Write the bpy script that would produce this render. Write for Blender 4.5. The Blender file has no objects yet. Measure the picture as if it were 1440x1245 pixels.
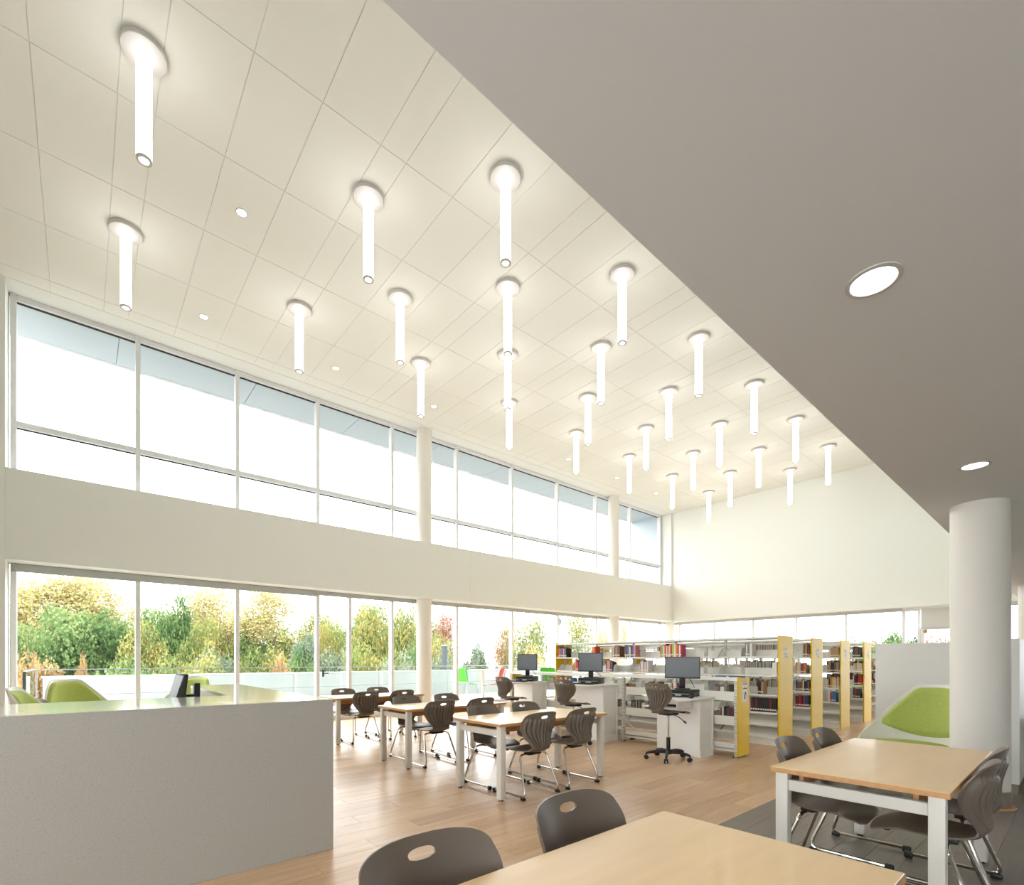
import bpy, bmesh, math, random
import numpy as np
from mathutils import Vector, Matrix

random.seed(7)
PI = math.pi
scene = bpy.context.scene
C = scene.collection

# ------------------------------------------------------------------ camera
EYE = 1.35
F_PX = 697.0
ANG = math.atan2(804, 697)                 # heading of the camera from +X towards +Y
FW = (math.cos(ANG), math.sin(ANG))
RT = (math.sin(ANG), -math.cos(ANG))
cam_d = bpy.data.cameras.new('camera')
cam = bpy.data.objects.new('camera', cam_d)
C.objects.link(cam)
cam.location = (0, 0, EYE)
cam.rotation_euler = (PI / 2, 0, ANG - PI / 2)
cam_d.sensor_fit = 'HORIZONTAL'
cam_d.sensor_width = 36
cam_d.lens = 36 * F_PX / 1440
cam_d.shift_y = (928.5 - 622.5) / 1440
cam_d.clip_start = 0.05
cam_d.clip_end = 400
scene.camera = cam

# ------------------------------------------------------------------ sky, added sun, exposure
SKY_STRENGTH = 2.8
LAMP_STRENGTH = 2.3
w = bpy.data.worlds.new('overcast sky')
scene.world = w
w.use_nodes = True
nt = w.node_tree
bg = nt.nodes['Background']
tc = nt.nodes.new('ShaderNodeTexCoord')
nz = nt.nodes.new('ShaderNodeTexNoise')
nz.inputs['Scale'].default_value = 2.2
nz.inputs['Detail'].default_value = 5
cr = nt.nodes.new('ShaderNodeValToRGB')
cr.color_ramp.elements[0].position = 0.35
cr.color_ramp.elements[0].color = (0.90, 0.93, 0.97, 1)
cr.color_ramp.elements[1].position = 0.62
cr.color_ramp.elements[1].color = (1.06, 1.06, 1.06, 1)
nt.links.new(tc.outputs['Generated'], nz.inputs['Vector'])
nt.links.new(nz.outputs['Fac'], cr.inputs['Fac'])
nt.links.new(cr.outputs['Color'], bg.inputs['Color'])
bg.inputs['Strength'].default_value = SKY_STRENGTH
sun_d = bpy.data.lights.new('added tree sun', 'SUN')  # no sun in this overcast sky; added softly to brighten the trees
sun_d.energy = 0.9
sun_d.angle = math.radians(50)
sun_d.color = (1, 0.96, 0.9)
sun = bpy.data.objects.new('added tree sun', sun_d)
C.objects.link(sun)
sun.rotation_euler = (math.radians(48), 0, math.radians(-20))
scene.view_settings.view_transform = 'Standard'
scene.view_settings.look = 'None'
scene.view_settings.exposure = 1.36
scene.view_settings.gamma = 1.0
scene.view_settings.use_curve_mapping = False

# ------------------------------------------------------------------ helpers
def lin(c):
    o = []
    for v in c:
        v /= 255.0
        o.append(v / 12.92 if v <= 0.04045 else ((v + 0.055) / 1.055) ** 2.4)
    return tuple(o)

def ray(u):
    s = (u - 720) / F_PX
    return FW[0] + RT[0] * s, FW[1] + RT[1] * s
def at(u, d, z=0.0):
    r = ray(u)
    return (r[0] * d, r[1] * d, z)
def y_on(u, X):
    r = ray(u)
    return X * r[1] / r[0]

MATS = {}
def mat(name, rgb, rough=0.5, metal=0.0, noise=None, bump=None, coat=0.0, spec=0.5, emit=None, rgb2=None, trans=0.0):
    """rgb in 0-255 sRGB; noise=(scale, contrast, stretch xyz); bump=(scale, strength)"""
    if name in MATS:
        return MATS[name]
    m = bpy.data.materials.new(name)
    m.use_nodes = True
    t = m.node_tree
    b = t.nodes['Principled BSDF']
    col = lin(rgb)
    b.inputs['Base Color'].default_value = (*col, 1)
    b.inputs['Roughness'].default_value = rough
    b.inputs['Metallic'].default_value = metal
    b.inputs['Specular IOR Level'].default_value = spec
    if coat:
        b.inputs['Coat Weight'].default_value = coat
        b.inputs['Coat Roughness'].default_value = 0.08
    if emit:
        b.inputs['Emission Color'].default_value = (*emit[0], 1)
        b.inputs['Emission Strength'].default_value = emit[1]
    if noise or bump:
        c = t.nodes.new('ShaderNodeTexCoord')
    if noise:
        mp = t.nodes.new('ShaderNodeMapping')
        mp.inputs['Scale'].default_value = noise[2] if len(noise) > 2 else (1, 1, 1)
        n = t.nodes.new('ShaderNodeTexNoise')
        n.inputs['Scale'].default_value = noise[0]
        n.inputs['Detail'].default_value = 4
        r = t.nodes.new('ShaderNodeValToRGB')
        r.color_ramp.elements[0].position = 0.3
        r.color_ramp.elements[1].position = 0.7
        k = noise[1]
        c1 = lin(rgb2) if rgb2 else tuple(v * (1 - k) for v in col)
        c2 = col if rgb2 else tuple(min(1, v * (1 + k * 0.6)) for v in col)
        r.color_ramp.elements[0].color = (*c1, 1)
        r.color_ramp.elements[1].color = (*c2, 1)
        t.links.new(c.outputs['Object'], mp.inputs['Vector'])
        t.links.new(mp.outputs['Vector'], n.inputs['Vector'])
        t.links.new(n.outputs['Fac'], r.inputs['Fac'])
        t.links.new(r.outputs['Color'], b.inputs['Base Color'])
    if bump:
        n2 = t.nodes.new('ShaderNodeTexNoise')
        n2.inputs['Scale'].default_value = bump[0]
        n2.inputs['Detail'].default_value = 3
        bp = t.nodes.new('ShaderNodeBump')
        bp.inputs['Strength'].default_value = bump[1]
        bp.inputs['Distance'].default_value = 0.002
        t.links.new(c.outputs['Object'], n2.inputs['Vector'])
        t.links.new(n2.outputs['Fac'], bp.inputs['Height'])
        t.links.new(bp.outputs['Normal'], b.inputs['Normal'])
    MATS[name] = m
    return m

def glass_mat(name, tint, refl=1.0):
    m = bpy.data.materials.new(name)
    m.use_nodes = True
    t = m.node_tree
    t.nodes.clear()
    o = t.nodes.new('ShaderNodeOutputMaterial')
    tr = t.nodes.new('ShaderNodeBsdfTransparent')
    tr.inputs['Color'].default_value = (*tint, 1)
    gl = t.nodes.new('ShaderNodeBsdfGlossy')
    gl.inputs['Roughness'].default_value = 0.0
    lw = t.nodes.new('ShaderNodeLayerWeight')
    lw.inputs['Blend'].default_value = 0.5
    pw = t.nodes.new('ShaderNodeMath'); pw.operation = 'POWER'; pw.inputs[1].default_value = 5
    ma = t.nodes.new('ShaderNodeMath'); ma.operation = 'MULTIPLY_ADD'
    ma.inputs[1].default_value = 0.9 * refl; ma.inputs[2].default_value = 0.035 * refl
    mx = t.nodes.new('ShaderNodeMixShader')
    t.links.new(lw.outputs['Facing'], pw.inputs[0])
    t.links.new(pw.outputs[0], ma.inputs[0])
    t.links.new(ma.outputs[0], mx.inputs[0])
    t.links.new(tr.outputs[0], mx.inputs[1])
    t.links.new(gl.outputs[0], mx.inputs[2])
    t.links.new(mx.outputs[0], o.inputs[0])
    return m

class MB:
    """collects boxes, bars, tubes, lathes; build() links them as ONE mesh object"""
    def __init__(s):
        s.v = []; s.f = []; s.mi = []
    def add(s, vs, fs, mi=0):
        o = len(s.v)
        s.v += [tuple(p) for p in vs]
        s.f += [tuple(i + o for i in f) for f in fs]
        s.mi += [mi] * len(fs)
        return s
    def box(s, x0, x1, y0, y1, z0, z1, mi=0):
        v = [(x, y, z) for z in (z0, z1) for y in (y0, y1) for x in (x0, x1)]
        f = [(0, 2, 3, 1), (4, 5, 7, 6), (0, 1, 5, 4), (2, 6, 7, 3), (0, 4, 6, 2), (1, 3, 7, 5)]
        return s.add(v, f, mi)
    def prism(s, poly, z0, z1, mi=0):
        n = len(poly)
        v = [(x, y, z0) for x, y in poly] + [(x, y, z1) for x, y in poly]
        f = [tuple(range(n - 1, -1, -1)), tuple(range(n, 2 * n))]
        f += [(i, (i + 1) % n, n + (i + 1) % n, n + i) for i in range(n)]
        return s.add(v, f, mi)
    def prism_axis(s, poly, a0, a1, axis, mi=0):
        """poly in the two other axes; extruded along axis 'x' or 'y'"""
        n = len(poly)
        if axis == 'y':
            v = [(p, a0, q) for p, q in poly] + [(p, a1, q) for p, q in poly]
        else:
            v = [(a0, p, q) for p, q in poly] + [(a1, p, q) for p, q in poly]
        f = [tuple(range(n - 1, -1, -1)), tuple(range(n, 2 * n))]
        f += [(i, (i + 1) % n, n + (i + 1) % n, n + i) for i in range(n)]
        return s.add(v, f, mi)
    def lathe(s, prof, n=24, cx=0, cy=0, mi=0):
        """prof: list of (r, z)"""
        v = []; f = []
        for r, z in prof:
            for k in range(n):
                a = 2 * PI * k / n
                v.append((cx + r * math.cos(a), cy + r * math.sin(a), z))
        for i in range(len(prof) - 1):
            for k in range(n):
                k2 = (k + 1) % n
                f.append((i * n + k, i * n + k2, (i + 1) * n + k2, (i + 1) * n + k))
        f.append(tuple(range(n - 1, -1, -1)))
        f.append(tuple((len(prof) - 1) * n + k for k in range(n)))
        return s.add(v, f, mi)
    def tube(s, pts, r, n=8, mi=0):
        P = [Vector(p) for p in pts]
        R = r if isinstance(r, (list, tuple)) else [r] * len(P)
        v = []; f = []
        T = []
        for i in range(len(P)):
            a = P[max(0, i - 1)]; b = P[min(len(P) - 1, i + 1)]
            T.append((b - a).normalized())
        up = Vector((0, 0, 1)) if abs(T[0].z) < 0.9 else Vector((1, 0, 0))
        N = (up - T[0] * up.dot(T[0])).normalized()
        for i in range(len(P)):
            N = (N - T[i] * N.dot(T[i])).normalized()
            B = T[i].cross(N)
            for k in range(n):
                a = 2 * PI * k / n
                v.append(P[i] + (N * math.cos(a) + B * math.sin(a)) * R[i])
        for i in range(len(P) - 1):
            for k in range(n):
                k2 = (k + 1) % n
                f.append((i * n + k, i * n + k2, (i + 1) * n + k2, (i + 1) * n + k))
        f.append(tuple(range(n - 1, -1, -1)))
        f.append(tuple((len(P) - 1) * n + k for k in range(n)))
        return s.add(v, f, mi)
    def mesh(s, name, mats, bevel=0.0, smooth=False, seg=2):
        me = bpy.data.meshes.new(name)
        me.from_pydata(s.v, [], s.f)
        if not isinstance(mats, (list, tuple)):
            mats = [mats]
        for m in mats:
            me.materials.append(m)
        if len(mats) > 1:
            me.polygons.foreach_set('material_index', s.mi)
        bm = bmesh.new(); bm.from_mesh(me)
        bmesh.ops.recalc_face_normals(bm, faces=bm.faces)
        if bevel:
            es = [e for e in bm.edges if len(e.link_faces) == 2 and e.calc_face_angle(0) > 0.6]
            bmesh.ops.bevel(bm, geom=es, offset=bevel, segments=seg, affect='EDGES', profile=0.5, clamp_overlap=True)
        bm.to_mesh(me); bm.free()
        if smooth or bevel:
            me.shade_smooth()
            me.set_sharp_from_angle(angle=math.radians(38))
        me.update()
        return me
    def build(s, name, mats, parent=None, bevel=0.0, smooth=False, seg=2, loc=None):
        return link(name, s.mesh(name, mats, bevel, smooth, seg), parent, loc)

def link(name, me, parent=None, loc=None, rotz=0.0):
    o = bpy.data.objects.new(name, me)
    C.objects.link(o)
    if parent:
        o.parent = parent
    if loc:
        o.location = loc
    if rotz:
        o.rotation_euler = (0, 0, rotz)
    return o
def tag(o, label=None, cat=None, group=None, kind=None):
    if label: o['label'] = label
    if cat: o['category'] = cat
    if group: o['group'] = group
    if kind: o['kind'] = kind
    return o
def thing(name, label, cat, loc=(0, 0, 0), rotz=0.0, group=None):
    o = bpy.data.objects.new(name, None)
    o.empty_display_size = 0.1
    C.objects.link(o)
    o.location = loc
    o.rotation_euler = (0, 0, rotz)
    return tag(o, label, cat, group)
def struct(name, loc=(0, 0, 0)):
    o = bpy.data.objects.new(name, None)
    C.objects.link(o)
    o.location = loc
    return tag(o, kind='structure')
def kids(o):
    return list(o.children)
def dup(root, loc, rotz=None, label=None, group=None):
    """copy of a thing with copies of its parts and sub-parts (mesh data shared)"""
    r = root.copy(); C.objects.link(r)
    r.location = loc
    if rotz is not None: r.rotation_euler = (0, 0, rotz)
    if label: r['label'] = label
    if group: r['group'] = group
    for ch in kids(root):
        c = ch.copy(); C.objects.link(c); c.parent = r
        for g in kids(ch):
            d = g.copy(); C.objects.link(d); d.parent = c
    return r
def smooth_path(pts, rad, n=5):
    """polyline with rounded corners"""
    P = [Vector(p) for p in pts]
    out = [P[0]]
    for i in range(1, len(P) - 1):
        a = (P[i - 1] - P[i]); b = (P[i + 1] - P[i])
        k = min(rad, a.length * 0.45, b.length * 0.45)
        p0 = P[i] + a.normalized() * k; p2 = P[i] + b.normalized() * k
        for j in range(n + 1):
            t = j / n
            out.append(p0 * (1 - t) ** 2 + P[i] * 2 * t * (1 - t) + p2 * t * t)
    out.append(P[-1])
    return out
def rrect(x0, x1, y0, y1, r, n=5):
    o = []
    for cx, cy, a0 in ((x1 - r, y1 - r, 0), (x0 + r, y1 - r, PI / 2), (x0 + r, y0 + r, PI), (x1 - r, y0 + r, 1.5 * PI)):
        for k in range(n + 1):
            a = a0 + PI / 2 * k / n
            o.append((cx + r * math.cos(a), cy + r * math.sin(a)))
    return o

# ------------------------------------------------------------------ materials
M_wall = mat('white wall paint', (226, 228, 222), 0.75, bump=(180, 0.05))
M_ceil = mat('white acoustic tile', (232, 233, 227), 0.85, bump=(400, 0.15))
M_grid = mat('white drywall ceiling', (229, 230, 226), 0.85)
M_soffit = mat('warm white ceiling paint', (221, 222, 222), 0.8, bump=(120, 0.04))
M_frame = mat('satin white aluminium', (222, 224, 224), 0.4)
M_gasket = mat('black rubber gasket', (25, 27, 29), 0.6)
M_blind = mat('grey blind cassette', (176, 181, 180), 0.5)
M_shade = mat('pale grey shade fabric', (205, 205, 200), 0.8, bump=(300, 0.2))
M_glass = glass_mat('clear window glass', (0.985, 0.993, 0.991), 0.35)
M_rail_glass = glass_mat('pale green railing glass', (0.965, 0.988, 0.982), 0.6)
M_lamp = mat('lit lamp diffuser', (255, 250, 240), 0.4, emit=((1.0, 0.985, 0.965), LAMP_STRENGTH))
M_lens = mat('lit downlight lens', (255, 250, 240), 0.4, emit=((1.0, 0.96, 0.9), 2.5))
M_canopy = mat('white painted metal', (196, 193, 190), 0.45)
M_ring = mat('grey metal ring', (196, 194, 190), 0.5)
M_beech = mat('pale maple laminate', (242, 206, 152), 0.34, noise=(2.0, 0.05, (1, 7, 7)), coat=0.1)
M_beech_edge = mat('beech edge band', (206, 156, 104), 0.5, noise=(6, 0.12, (1, 6, 6)))
M_apron = mat('beech veneer board', (186, 136, 92), 0.5, noise=(5, 0.15, (1, 9, 9)))
M_whitemetal = mat('white powder coated steel', (226, 222, 214), 0.4)
M_shelf = mat('off white enamelled steel', (240, 238, 230), 0.42)
M_yellow = mat('yellow laminate panel', (232, 192, 34), 0.45, noise=(1.5, 0.04), spec=0.2)
M_paper = mat('white paper', (246, 240, 238), 0.7)
M_ink = mat('dark printing ink', (60, 52, 52), 0.7)
M_taupe = mat('taupe moulded plastic', (110, 99, 89), 0.40, bump=(700, 0.06))
M_chrome = mat('chromed steel tube', (205, 200, 192), 0.12, metal=1.0)
M_black = mat('black plastic', (28, 28, 30), 0.45)
M_darkscreen = mat('switched off screen', (72, 77, 84), 0.25)
M_label = mat('pale sticker', (210, 210, 215), 0.6)
M_deskwhite = mat('white melamine', (240, 238, 233), 0.45, bump=(60, 0.04))
M_lime = mat('lime green upholstery', (172, 186, 92), 0.75, bump=(500, 0.25), noise=(40, 0.08))
M_shell = mat('white moulded shell', (232, 230, 222), 0.4)
M_green = mat('bright green plastic', (82, 190, 52), 0.45)
M_red = mat('coral red plastic', (226, 66, 62), 0.45)
M_terrace = mat('pale concrete paving', (206, 206, 203), 0.7, noise=(8, 0.06))
M_parapet = mat('white metal cladding', (247, 247, 246), 0.5)
M_steel = mat('brushed steel', (180, 186, 190), 0.3, metal=0.9)
M_grass = mat('dry pale grass', (122, 120, 112), 0.9, noise=(0.6, 0.15))
M_bark = mat('grey brown bark', (98, 84, 70), 0.9, noise=(4, 0.3, (4, 4, 1)))
M_col = mat('white plaster column', (226, 222, 214), 0.65, bump=(140, 0.12))
M_base = mat('taupe vinyl base', (140, 128, 114), 0.6)
M_soffout = mat('pale blue grey soffit panel', (178, 188, 196), 0.5)
M_carrel = mat('light grey laminate', (228, 227, 222), 0.5)

def quartz(name, rgb, rough, coat):
    m = mat(name, rgb, rough, coat=coat)
    t = m.node_tree
    b = t.nodes['Principled BSDF']
    c = t.nodes.new('ShaderNodeTexCoord')
    vo = t.nodes.new('ShaderNodeTexVoronoi')
    vo.inputs['Scale'].default_value = 70
    n = t.nodes.new('ShaderNodeTexNoise'); n.inputs['Scale'].default_value = 95
    r = t.nodes.new('ShaderNodeValToRGB')
    col = lin(rgb)
    r.color_ramp.elements[0].position = 0.07
    r.color_ramp.elements[0].color = (*[v * 0.55 for v in col], 1)
    r.color_ramp.elements[1].position = 0.16
    r.color_ramp.elements[1].color = (*col, 1)
    mx = t.nodes.new('ShaderNodeMix'); mx.data_type = 'RGBA'; mx.blend_type = 'MULTIPLY'
    mx.inputs['Factor'].default_value = 0.25
    t.links.new(c.outputs['Object'], vo.inputs['Vector'])
    t.links.new(c.outputs['Object'], n.inputs['Vector'])
    t.links.new(vo.outputs['Distance'], r.inputs['Fac'])
    t.links.new(r.outputs['Color'], mx.inputs['A'])
    t.links.new(n.outputs['Fac'], mx.inputs['B'])
    t.links.new(mx.outputs['Result'], b.inputs['Base Color'])
    return m
M_quartz = quartz('speckled quartz shaded front', (182, 178, 171), 0.45, 0.0)  # same stone as the top, darkened as a face turned from the light
M_quartz_top = quartz('polished quartz lit top', (236, 233, 223), 0.10, 0.2)  # same stone as the front, reflected light put into its paler colour

def plank_mat(name, c_lo, c_hi, rough, W, L):
    """colour differs from plank to plank, grain runs along X"""
    m = bpy.data.materials.new(name)
    m.use_nodes = True
    t = m.node_tree
    b = t.nodes['Principled BSDF']
    b.inputs['Roughness'].default_value = rough
    g = t.nodes.new('ShaderNodeNewGeometry')
    sx = t.nodes.new('ShaderNodeSeparateXYZ')
    t.links.new(g.outputs['Position'], sx.inputs[0])
    def math_(op, a, bb=None):
        n = t.nodes.new('ShaderNodeMath'); n.operation = op
        for i, q in enumerate((a, bb)):
            if q is None: continue
            if isinstance(q, (int, float)): n.inputs[i].default_value = q
            else: t.links.new(q, n.inputs[i])
        return n.outputs[0]
    row = math_('FLOOR', math_('DIVIDE', sx.outputs['Y'], W))
    sh = math_('MULTIPLY', math_('FRACT', math_('MULTIPLY', row, 0.37)), L)
    colm = math_('FLOOR', math_('DIVIDE', math_('SUBTRACT', sx.outputs['X'], sh), L))
    cb = t.nodes.new('ShaderNodeCombineXYZ')
    t.links.new(row, cb.inputs[0]); t.links.new(colm, cb.inputs[1])
    wn = t.nodes.new('ShaderNodeTexWhiteNoise'); wn.noise_dimensions = '3D'
    t.links.new(cb.outputs[0], wn.inputs['Vector'])
    mp = t.nodes.new('ShaderNodeMapping'); mp.inputs['Scale'].default_value = (1.2, 14, 1)
    t.links.new(g.outputs['Position'], mp.inputs['Vector'])
    ad = t.nodes.new('ShaderNodeVectorMath'); ad.operation = 'ADD'
    t.links.new(mp.outputs[0], ad.inputs[0]); t.links.new(wn.outputs['Color'], ad.inputs[1])
    n1 = t.nodes.new('ShaderNodeTexNoise'); n1.inputs['Scale'].default_value = 1.6; n1.inputs['Detail'].default_value = 6
    n1.inputs['Distortion'].default_value = 0.6
    t.links.new(ad.outputs[0], n1.inputs['Vector'])
    f = math_('ADD', math_('MULTIPLY', wn.outputs['Value'], 0.45), math_('MULTIPLY', n1.outputs['Fac'], 0.75))
    r = t.nodes.new('ShaderNodeValToRGB')
    r.color_ramp.elements[0].position = 0.2; r.color_ramp.elements[0].color = (*lin(c_lo), 1)
    r.color_ramp.elements[1].position = 0.85; r.color_ramp.elements[1].color = (*lin(c_hi), 1)
    t.links.new(f, r.inputs['Fac'])
    t.links.new(r.outputs['Color'], b.inputs['Base Color'])
    return m
PL = 1.25
M_joint = mat('dark floor joint', (120, 96, 74), 0.8)
# ------------------------------------------------------------------ key dimensions
Y_BAND, Y_GL = 10.6, 11.1          # inner face of the spandrel band, glass plane behind it
X_BACK, X_BGL = 17.53, 18.03       # back wall face, its glass plane
Z_CEIL, Z_LOW, Z_HEAD, Z_SILL = 7.11, 2.81, 2.87, 4.251
Y_SOF = 1.016                      # edge of the low ceiling
XL, YB = -4.0, -6.0                # far corners of the room behind the camera
Y_CARPET = 1.965
PW = 0.1965

def proj(X, Y, z):
    d = X * FW[0] + Y * FW[1]
    l = X * RT[0] + Y * RT[1]
    return 720 + F_PX * l / max(d, 1e-3), 928.5 - F_PX * (z - EYE) / max(d, 1e-3), d

# ------------------------------------------------------------------ floor with its planks
M_oak = plank_mat('oak look vinyl plank', (184, 142, 104), (226, 192, 154), 0.30, PW, PL)
M_greyplank = plank_mat('grey vinyl plank', (104, 96, 90), (130, 120, 112), 0.38, PW, PL)
fl = MB().box(XL, X_BGL + 0.1, YB, Y_GL + 0.1, -0.25, -0.006).build('floor', M_joint)
tag(fl, kind='structure')
cells = []
for r in range(int(YB / PW), int(Y_GL / PW) + 1):
    y0, y1 = r * PW, min((r + 1) * PW, Y_GL + 0.05)
    sh = ((r * 0.37) % 1.0) * PL
    c0 = int(math.floor((XL - sh) / PL)); c1 = int(math.ceil((X_BGL - sh) / PL))
    for c in range(c0, c1):
        x0, x1 = max(XL, c * PL + sh), min(X_BGL + 0.05, (c + 1) * PL + sh)
        if x1 - x0 < 0.05: continue
        cells.append((x0, x1, y0, y1, r >= 10))
def plank_score(c):
    xm, ym = (c[0] + c[1]) / 2, (c[2] + c[3]) / 2
    d = xm * FW[0] + ym * FW[1]
    if d < 1.5: return 0
    u, v, d = proj(xm, ym, 0)
    if not (-80 < u < 1520 and v < 1290): return 0
    if c[4] and u < 440: return 0
    return 1.0 / d ** 3
wood = sorted([c for c in cells if c[4]], key=plank_score, reverse=True)
grey = sorted([c for c in cells if not c[4]], key=plank_score, reverse=True)
pm = {}
def plank_mesh(nm, l, wd, m):
    k = (nm, round(l, 3), round(wd, 3))
    if k not in pm:
        g = 0.0009
        pm[k] = MB().box(-l / 2 + g, l / 2 - g, -wd / 2 + g, wd / 2 - g, -0.006, 0).mesh(nm, m, bevel=0.0006, seg=1)
    return pm[k]
for lst, nm, m, cap in ((wood, 'plank', M_oak, 280), (grey, 'grey_plank', M_greyplank, 120)):
    n = 0; rest = MB()
    for c in lst:
        if n < cap and plank_score(c) > 0:
            link(nm, plank_mesh(nm, c[1] - c[0], c[3] - c[2], m), fl, ((c[0] + c[1]) / 2, (c[2] + c[3]) / 2, 0))
            n += 1
        else:
            g = 0.0009
            rest.box(c[0] + g, c[1] - g, c[2] + g, c[3] - g, -0.006, 0)
    tag(rest.build(nm + 's_beyond', m, fl), kind='stuff')

# ------------------------------------------------------------------ ceilings
ce = MB().box(XL, X_BGL + 0.1, Y_SOF - 0.12, Y_GL + 0.06, Z_CEIL + 0.006, Z_CEIL + 0.25)
ce.box(XL, X_BACK, Y_BAND + 0.004, Y_GL + 0.05, Z_CEIL, Z_CEIL + 0.0055)
ceil = tag(ce.build('ceiling', M_grid), kind='structure')
tile_meshes = {}
ye = [1.02, 1.29, 2.575, 3.86, 5.145, 6.43, 7.715, 9.0, 10.285, Y_BAND]
xe = []
k = -2
while True:
    b = 0.27 + 2.25 * k
    xs = [b, b + 0.315, b + 0.315 + 0.645, b + 0.315 + 1.29]
    xe += xs
    k += 1
    if xs[0] > 18: break
xe = sorted(x for x in xe if XL < x < X_BACK) + [X_BACK]
for i in range(len(xe) - 1):
    if xe[i] < -1.9: continue
    for j in range(len(ye) - 1):
        if ye[j + 1] < 3.0: continue
        wx, wy = xe[i + 1] - xe[i], ye[j + 1] - ye[j]
        key = (round(wx, 3), round(wy, 3))
        if key not in tile_meshes:
            g = 0.003
            tile_meshes[key] = MB().box(-wx / 2 + g, wx / 2 - g, -wy / 2 + g, wy / 2 - g, 0, 0.0058).mesh('ceiling_tile', M_ceil, bevel=0.002, seg=1)
        link('ceiling_tile', tile_meshes[key], ceil, ((xe[i] + xe[i + 1]) / 2, (ye[j] + ye[j + 1]) / 2, Z_CEIL))
low = MB().box(XL, X_BGL + 0.1, YB, Y_SOF, Z_LOW, Z_LOW + 0.2)
tag(low.build('ceiling', M_soffit), kind='structure')

# ------------------------------------------------------------------ walls
wr = MB().box(XL, X_BGL + 0.1, Y_SOF - 0.15, Y_SOF, Z_LOW + 0.2, Z_CEIL + 0.2)
wr.box(XL, X_BGL + 0.1, YB - 0.2, YB, -0.2, Z_LOW + 0.2)
tag(wr.build('wall_right', M_wall), kind='structure')
wf = MB().box(XL - 0.2, XL, YB - 0.2, Y_GL + 0.1, -0.2, 0.3)
wf.box(XL - 0.2, XL, YB - 0.2, Y_GL + 0.1, 2.7, Z_CEIL + 0.25)
wf.box(XL - 0.2, XL, YB - 0.2, YB + 0.3, 0.3, 2.7).box(XL - 0.2, XL, 3.3, Y_GL + 0.1, 0.3, 2.7)
tag(wf.build('wall_front', M_wall), kind='structure')
SEAM = 7.72
wl = tag(MB().box(XL, -0.875, Y_BAND, Y_GL + 0.1, -0.2, Z_CEIL + 0.01).build('wall_left', M_wall), kind='structure')
MB().box(-0.875, SEAM - 0.004, Y_BAND, Y_GL + 0.06, Z_HEAD, Z_SILL).build('spandrel_panel', M_wall, wl, bevel=0.003, seg=1)
MB().box(SEAM + 0.004, X_BACK - 0.08, Y_BAND, Y_GL + 0.06, Z_HEAD, Z_SILL).build('spandrel_panel', M_wall, wl, bevel=0.003, seg=1)
MB().box(X_BACK - 0.08, X_BACK + 0.3, Y_BAND, Y_GL + 0.06, Z_HEAD, Z_CEIL).build('corner_pier', M_wall, wl)
MB().box(SEAM - 0.02, SEAM + 0.02, Y_BAND + 0.006, Y_GL, Z_HEAD + 0.01, Z_SILL - 0.01).build('joint_strip', M_wall, wl)
wb = MB().box(X_BACK, X_BGL + 0.1, Y_SOF, Y_BAND, Z_HEAD - 0.02, Z_CEIL + 0.01)
wb.box(X_BACK, X_BGL + 0.1, YB, Y_SOF - 0.15, Z_LOW + 0.001, Z_CEIL + 0.2)
tag(wb.build('wall_back', M_wall), kind='structure')

# ------------------------------------------------------------------ windows
def window(name, mull, z0, z1, axis, plane, rails, panes, wid=0.07, head=0.08):
    """frames in the plane axis='x' (along X at Y=plane) or 'y'; rails = list of (z0,z1) bars between mullions"""
    w_ = struct(name)
    d0, d1 = plane - 0.09, plane + 0.05
    def bx(mb, a0, a1, p0, p1, zz0, zz1):
        return mb.box(a0, a1, p0, p1, zz0, zz1) if axis == 'x' else mb.box(p0, p1, a0, a1, zz0, zz1)
    for a in mull:
        bx(MB(), a - wid / 2, a + wid / 2, d0, d1, z0, z1).build('mullion', M_frame, w_, bevel=0.004, seg=1)
    ms = sorted(mull)
    for i in range(len(ms) - 1):
        a0, a1 = ms[i] + wid / 2, ms[i + 1] - wid / 2
        bx(MB(), a0, a1, d0 + 0.01, d1, z1 - head, z1).build('head_rail', M_frame, w_, bevel=0.004, seg=1)
        bx(MB(), a0, a1, plane - 0.02, plane + 0.02, z1 - head - 0.014, z1 - head).build('gasket', M_gasket, w_)
        for (r0, r1) in rails:
            bx(MB(), a0, a1, d0 + 0.01, d1, r0, r1).build('transom', M_frame, w_, bevel=0.004, seg=1)
            if r0 > z0 + 0.02:
                bx(MB(), a0, a1, plane - 0.02, plane + 0.02, r0 - 0.014, r0).build('gasket', M_gasket, w_)
        for (p0, p1) in panes:
            bx(MB(), a0, a1, plane - 0.005, plane + 0.005, p0, p1).build('pane', M_glass, w_)
    return w_
MX = [-0.819, 0.749, 2.333, 3.911, 5.704, 7.61, 9.576, 11.506, 13.415, 15.38, 17.36]
w1 = window('window_1', MX, Z_SILL - 0.05, Z_CEIL, 'x', Y_GL, [(5.035, 5.125), (Z_SILL - 0.05, Z_SILL + 0.03)], [(Z_SILL + 0.03, 5.035), (5.125, Z_CEIL - 0.08)])
ML = sorted(MX[:-1] + [4.639, 17.36, 18.0])
w2 = window('window_2', ML, 0.0, Z_HEAD, 'x', Y_GL, [(0.0, 0.13)], [(0.13, Z_HEAD - 0.08)], head=0.07)
MB().box(-0.85, 3.90, 10.98, 11.005, Z_HEAD - 0.13, Z_HEAD - 0.004).build('blind_cassette', M_blind, w2, bevel=0.004, seg=1)
MB().box(3.92, 13.9, 11.0, 11.008, Z_HEAD - 0.10, Z_HEAD - 0.004).build('blind_cassette', M_blind, w2)
MB().box(14.35, 17.4, 11.0, 11.008, Z_HEAD - 0.10, Z_HEAD - 0.004).build('blind_cassette', M_blind, w2)
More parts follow.
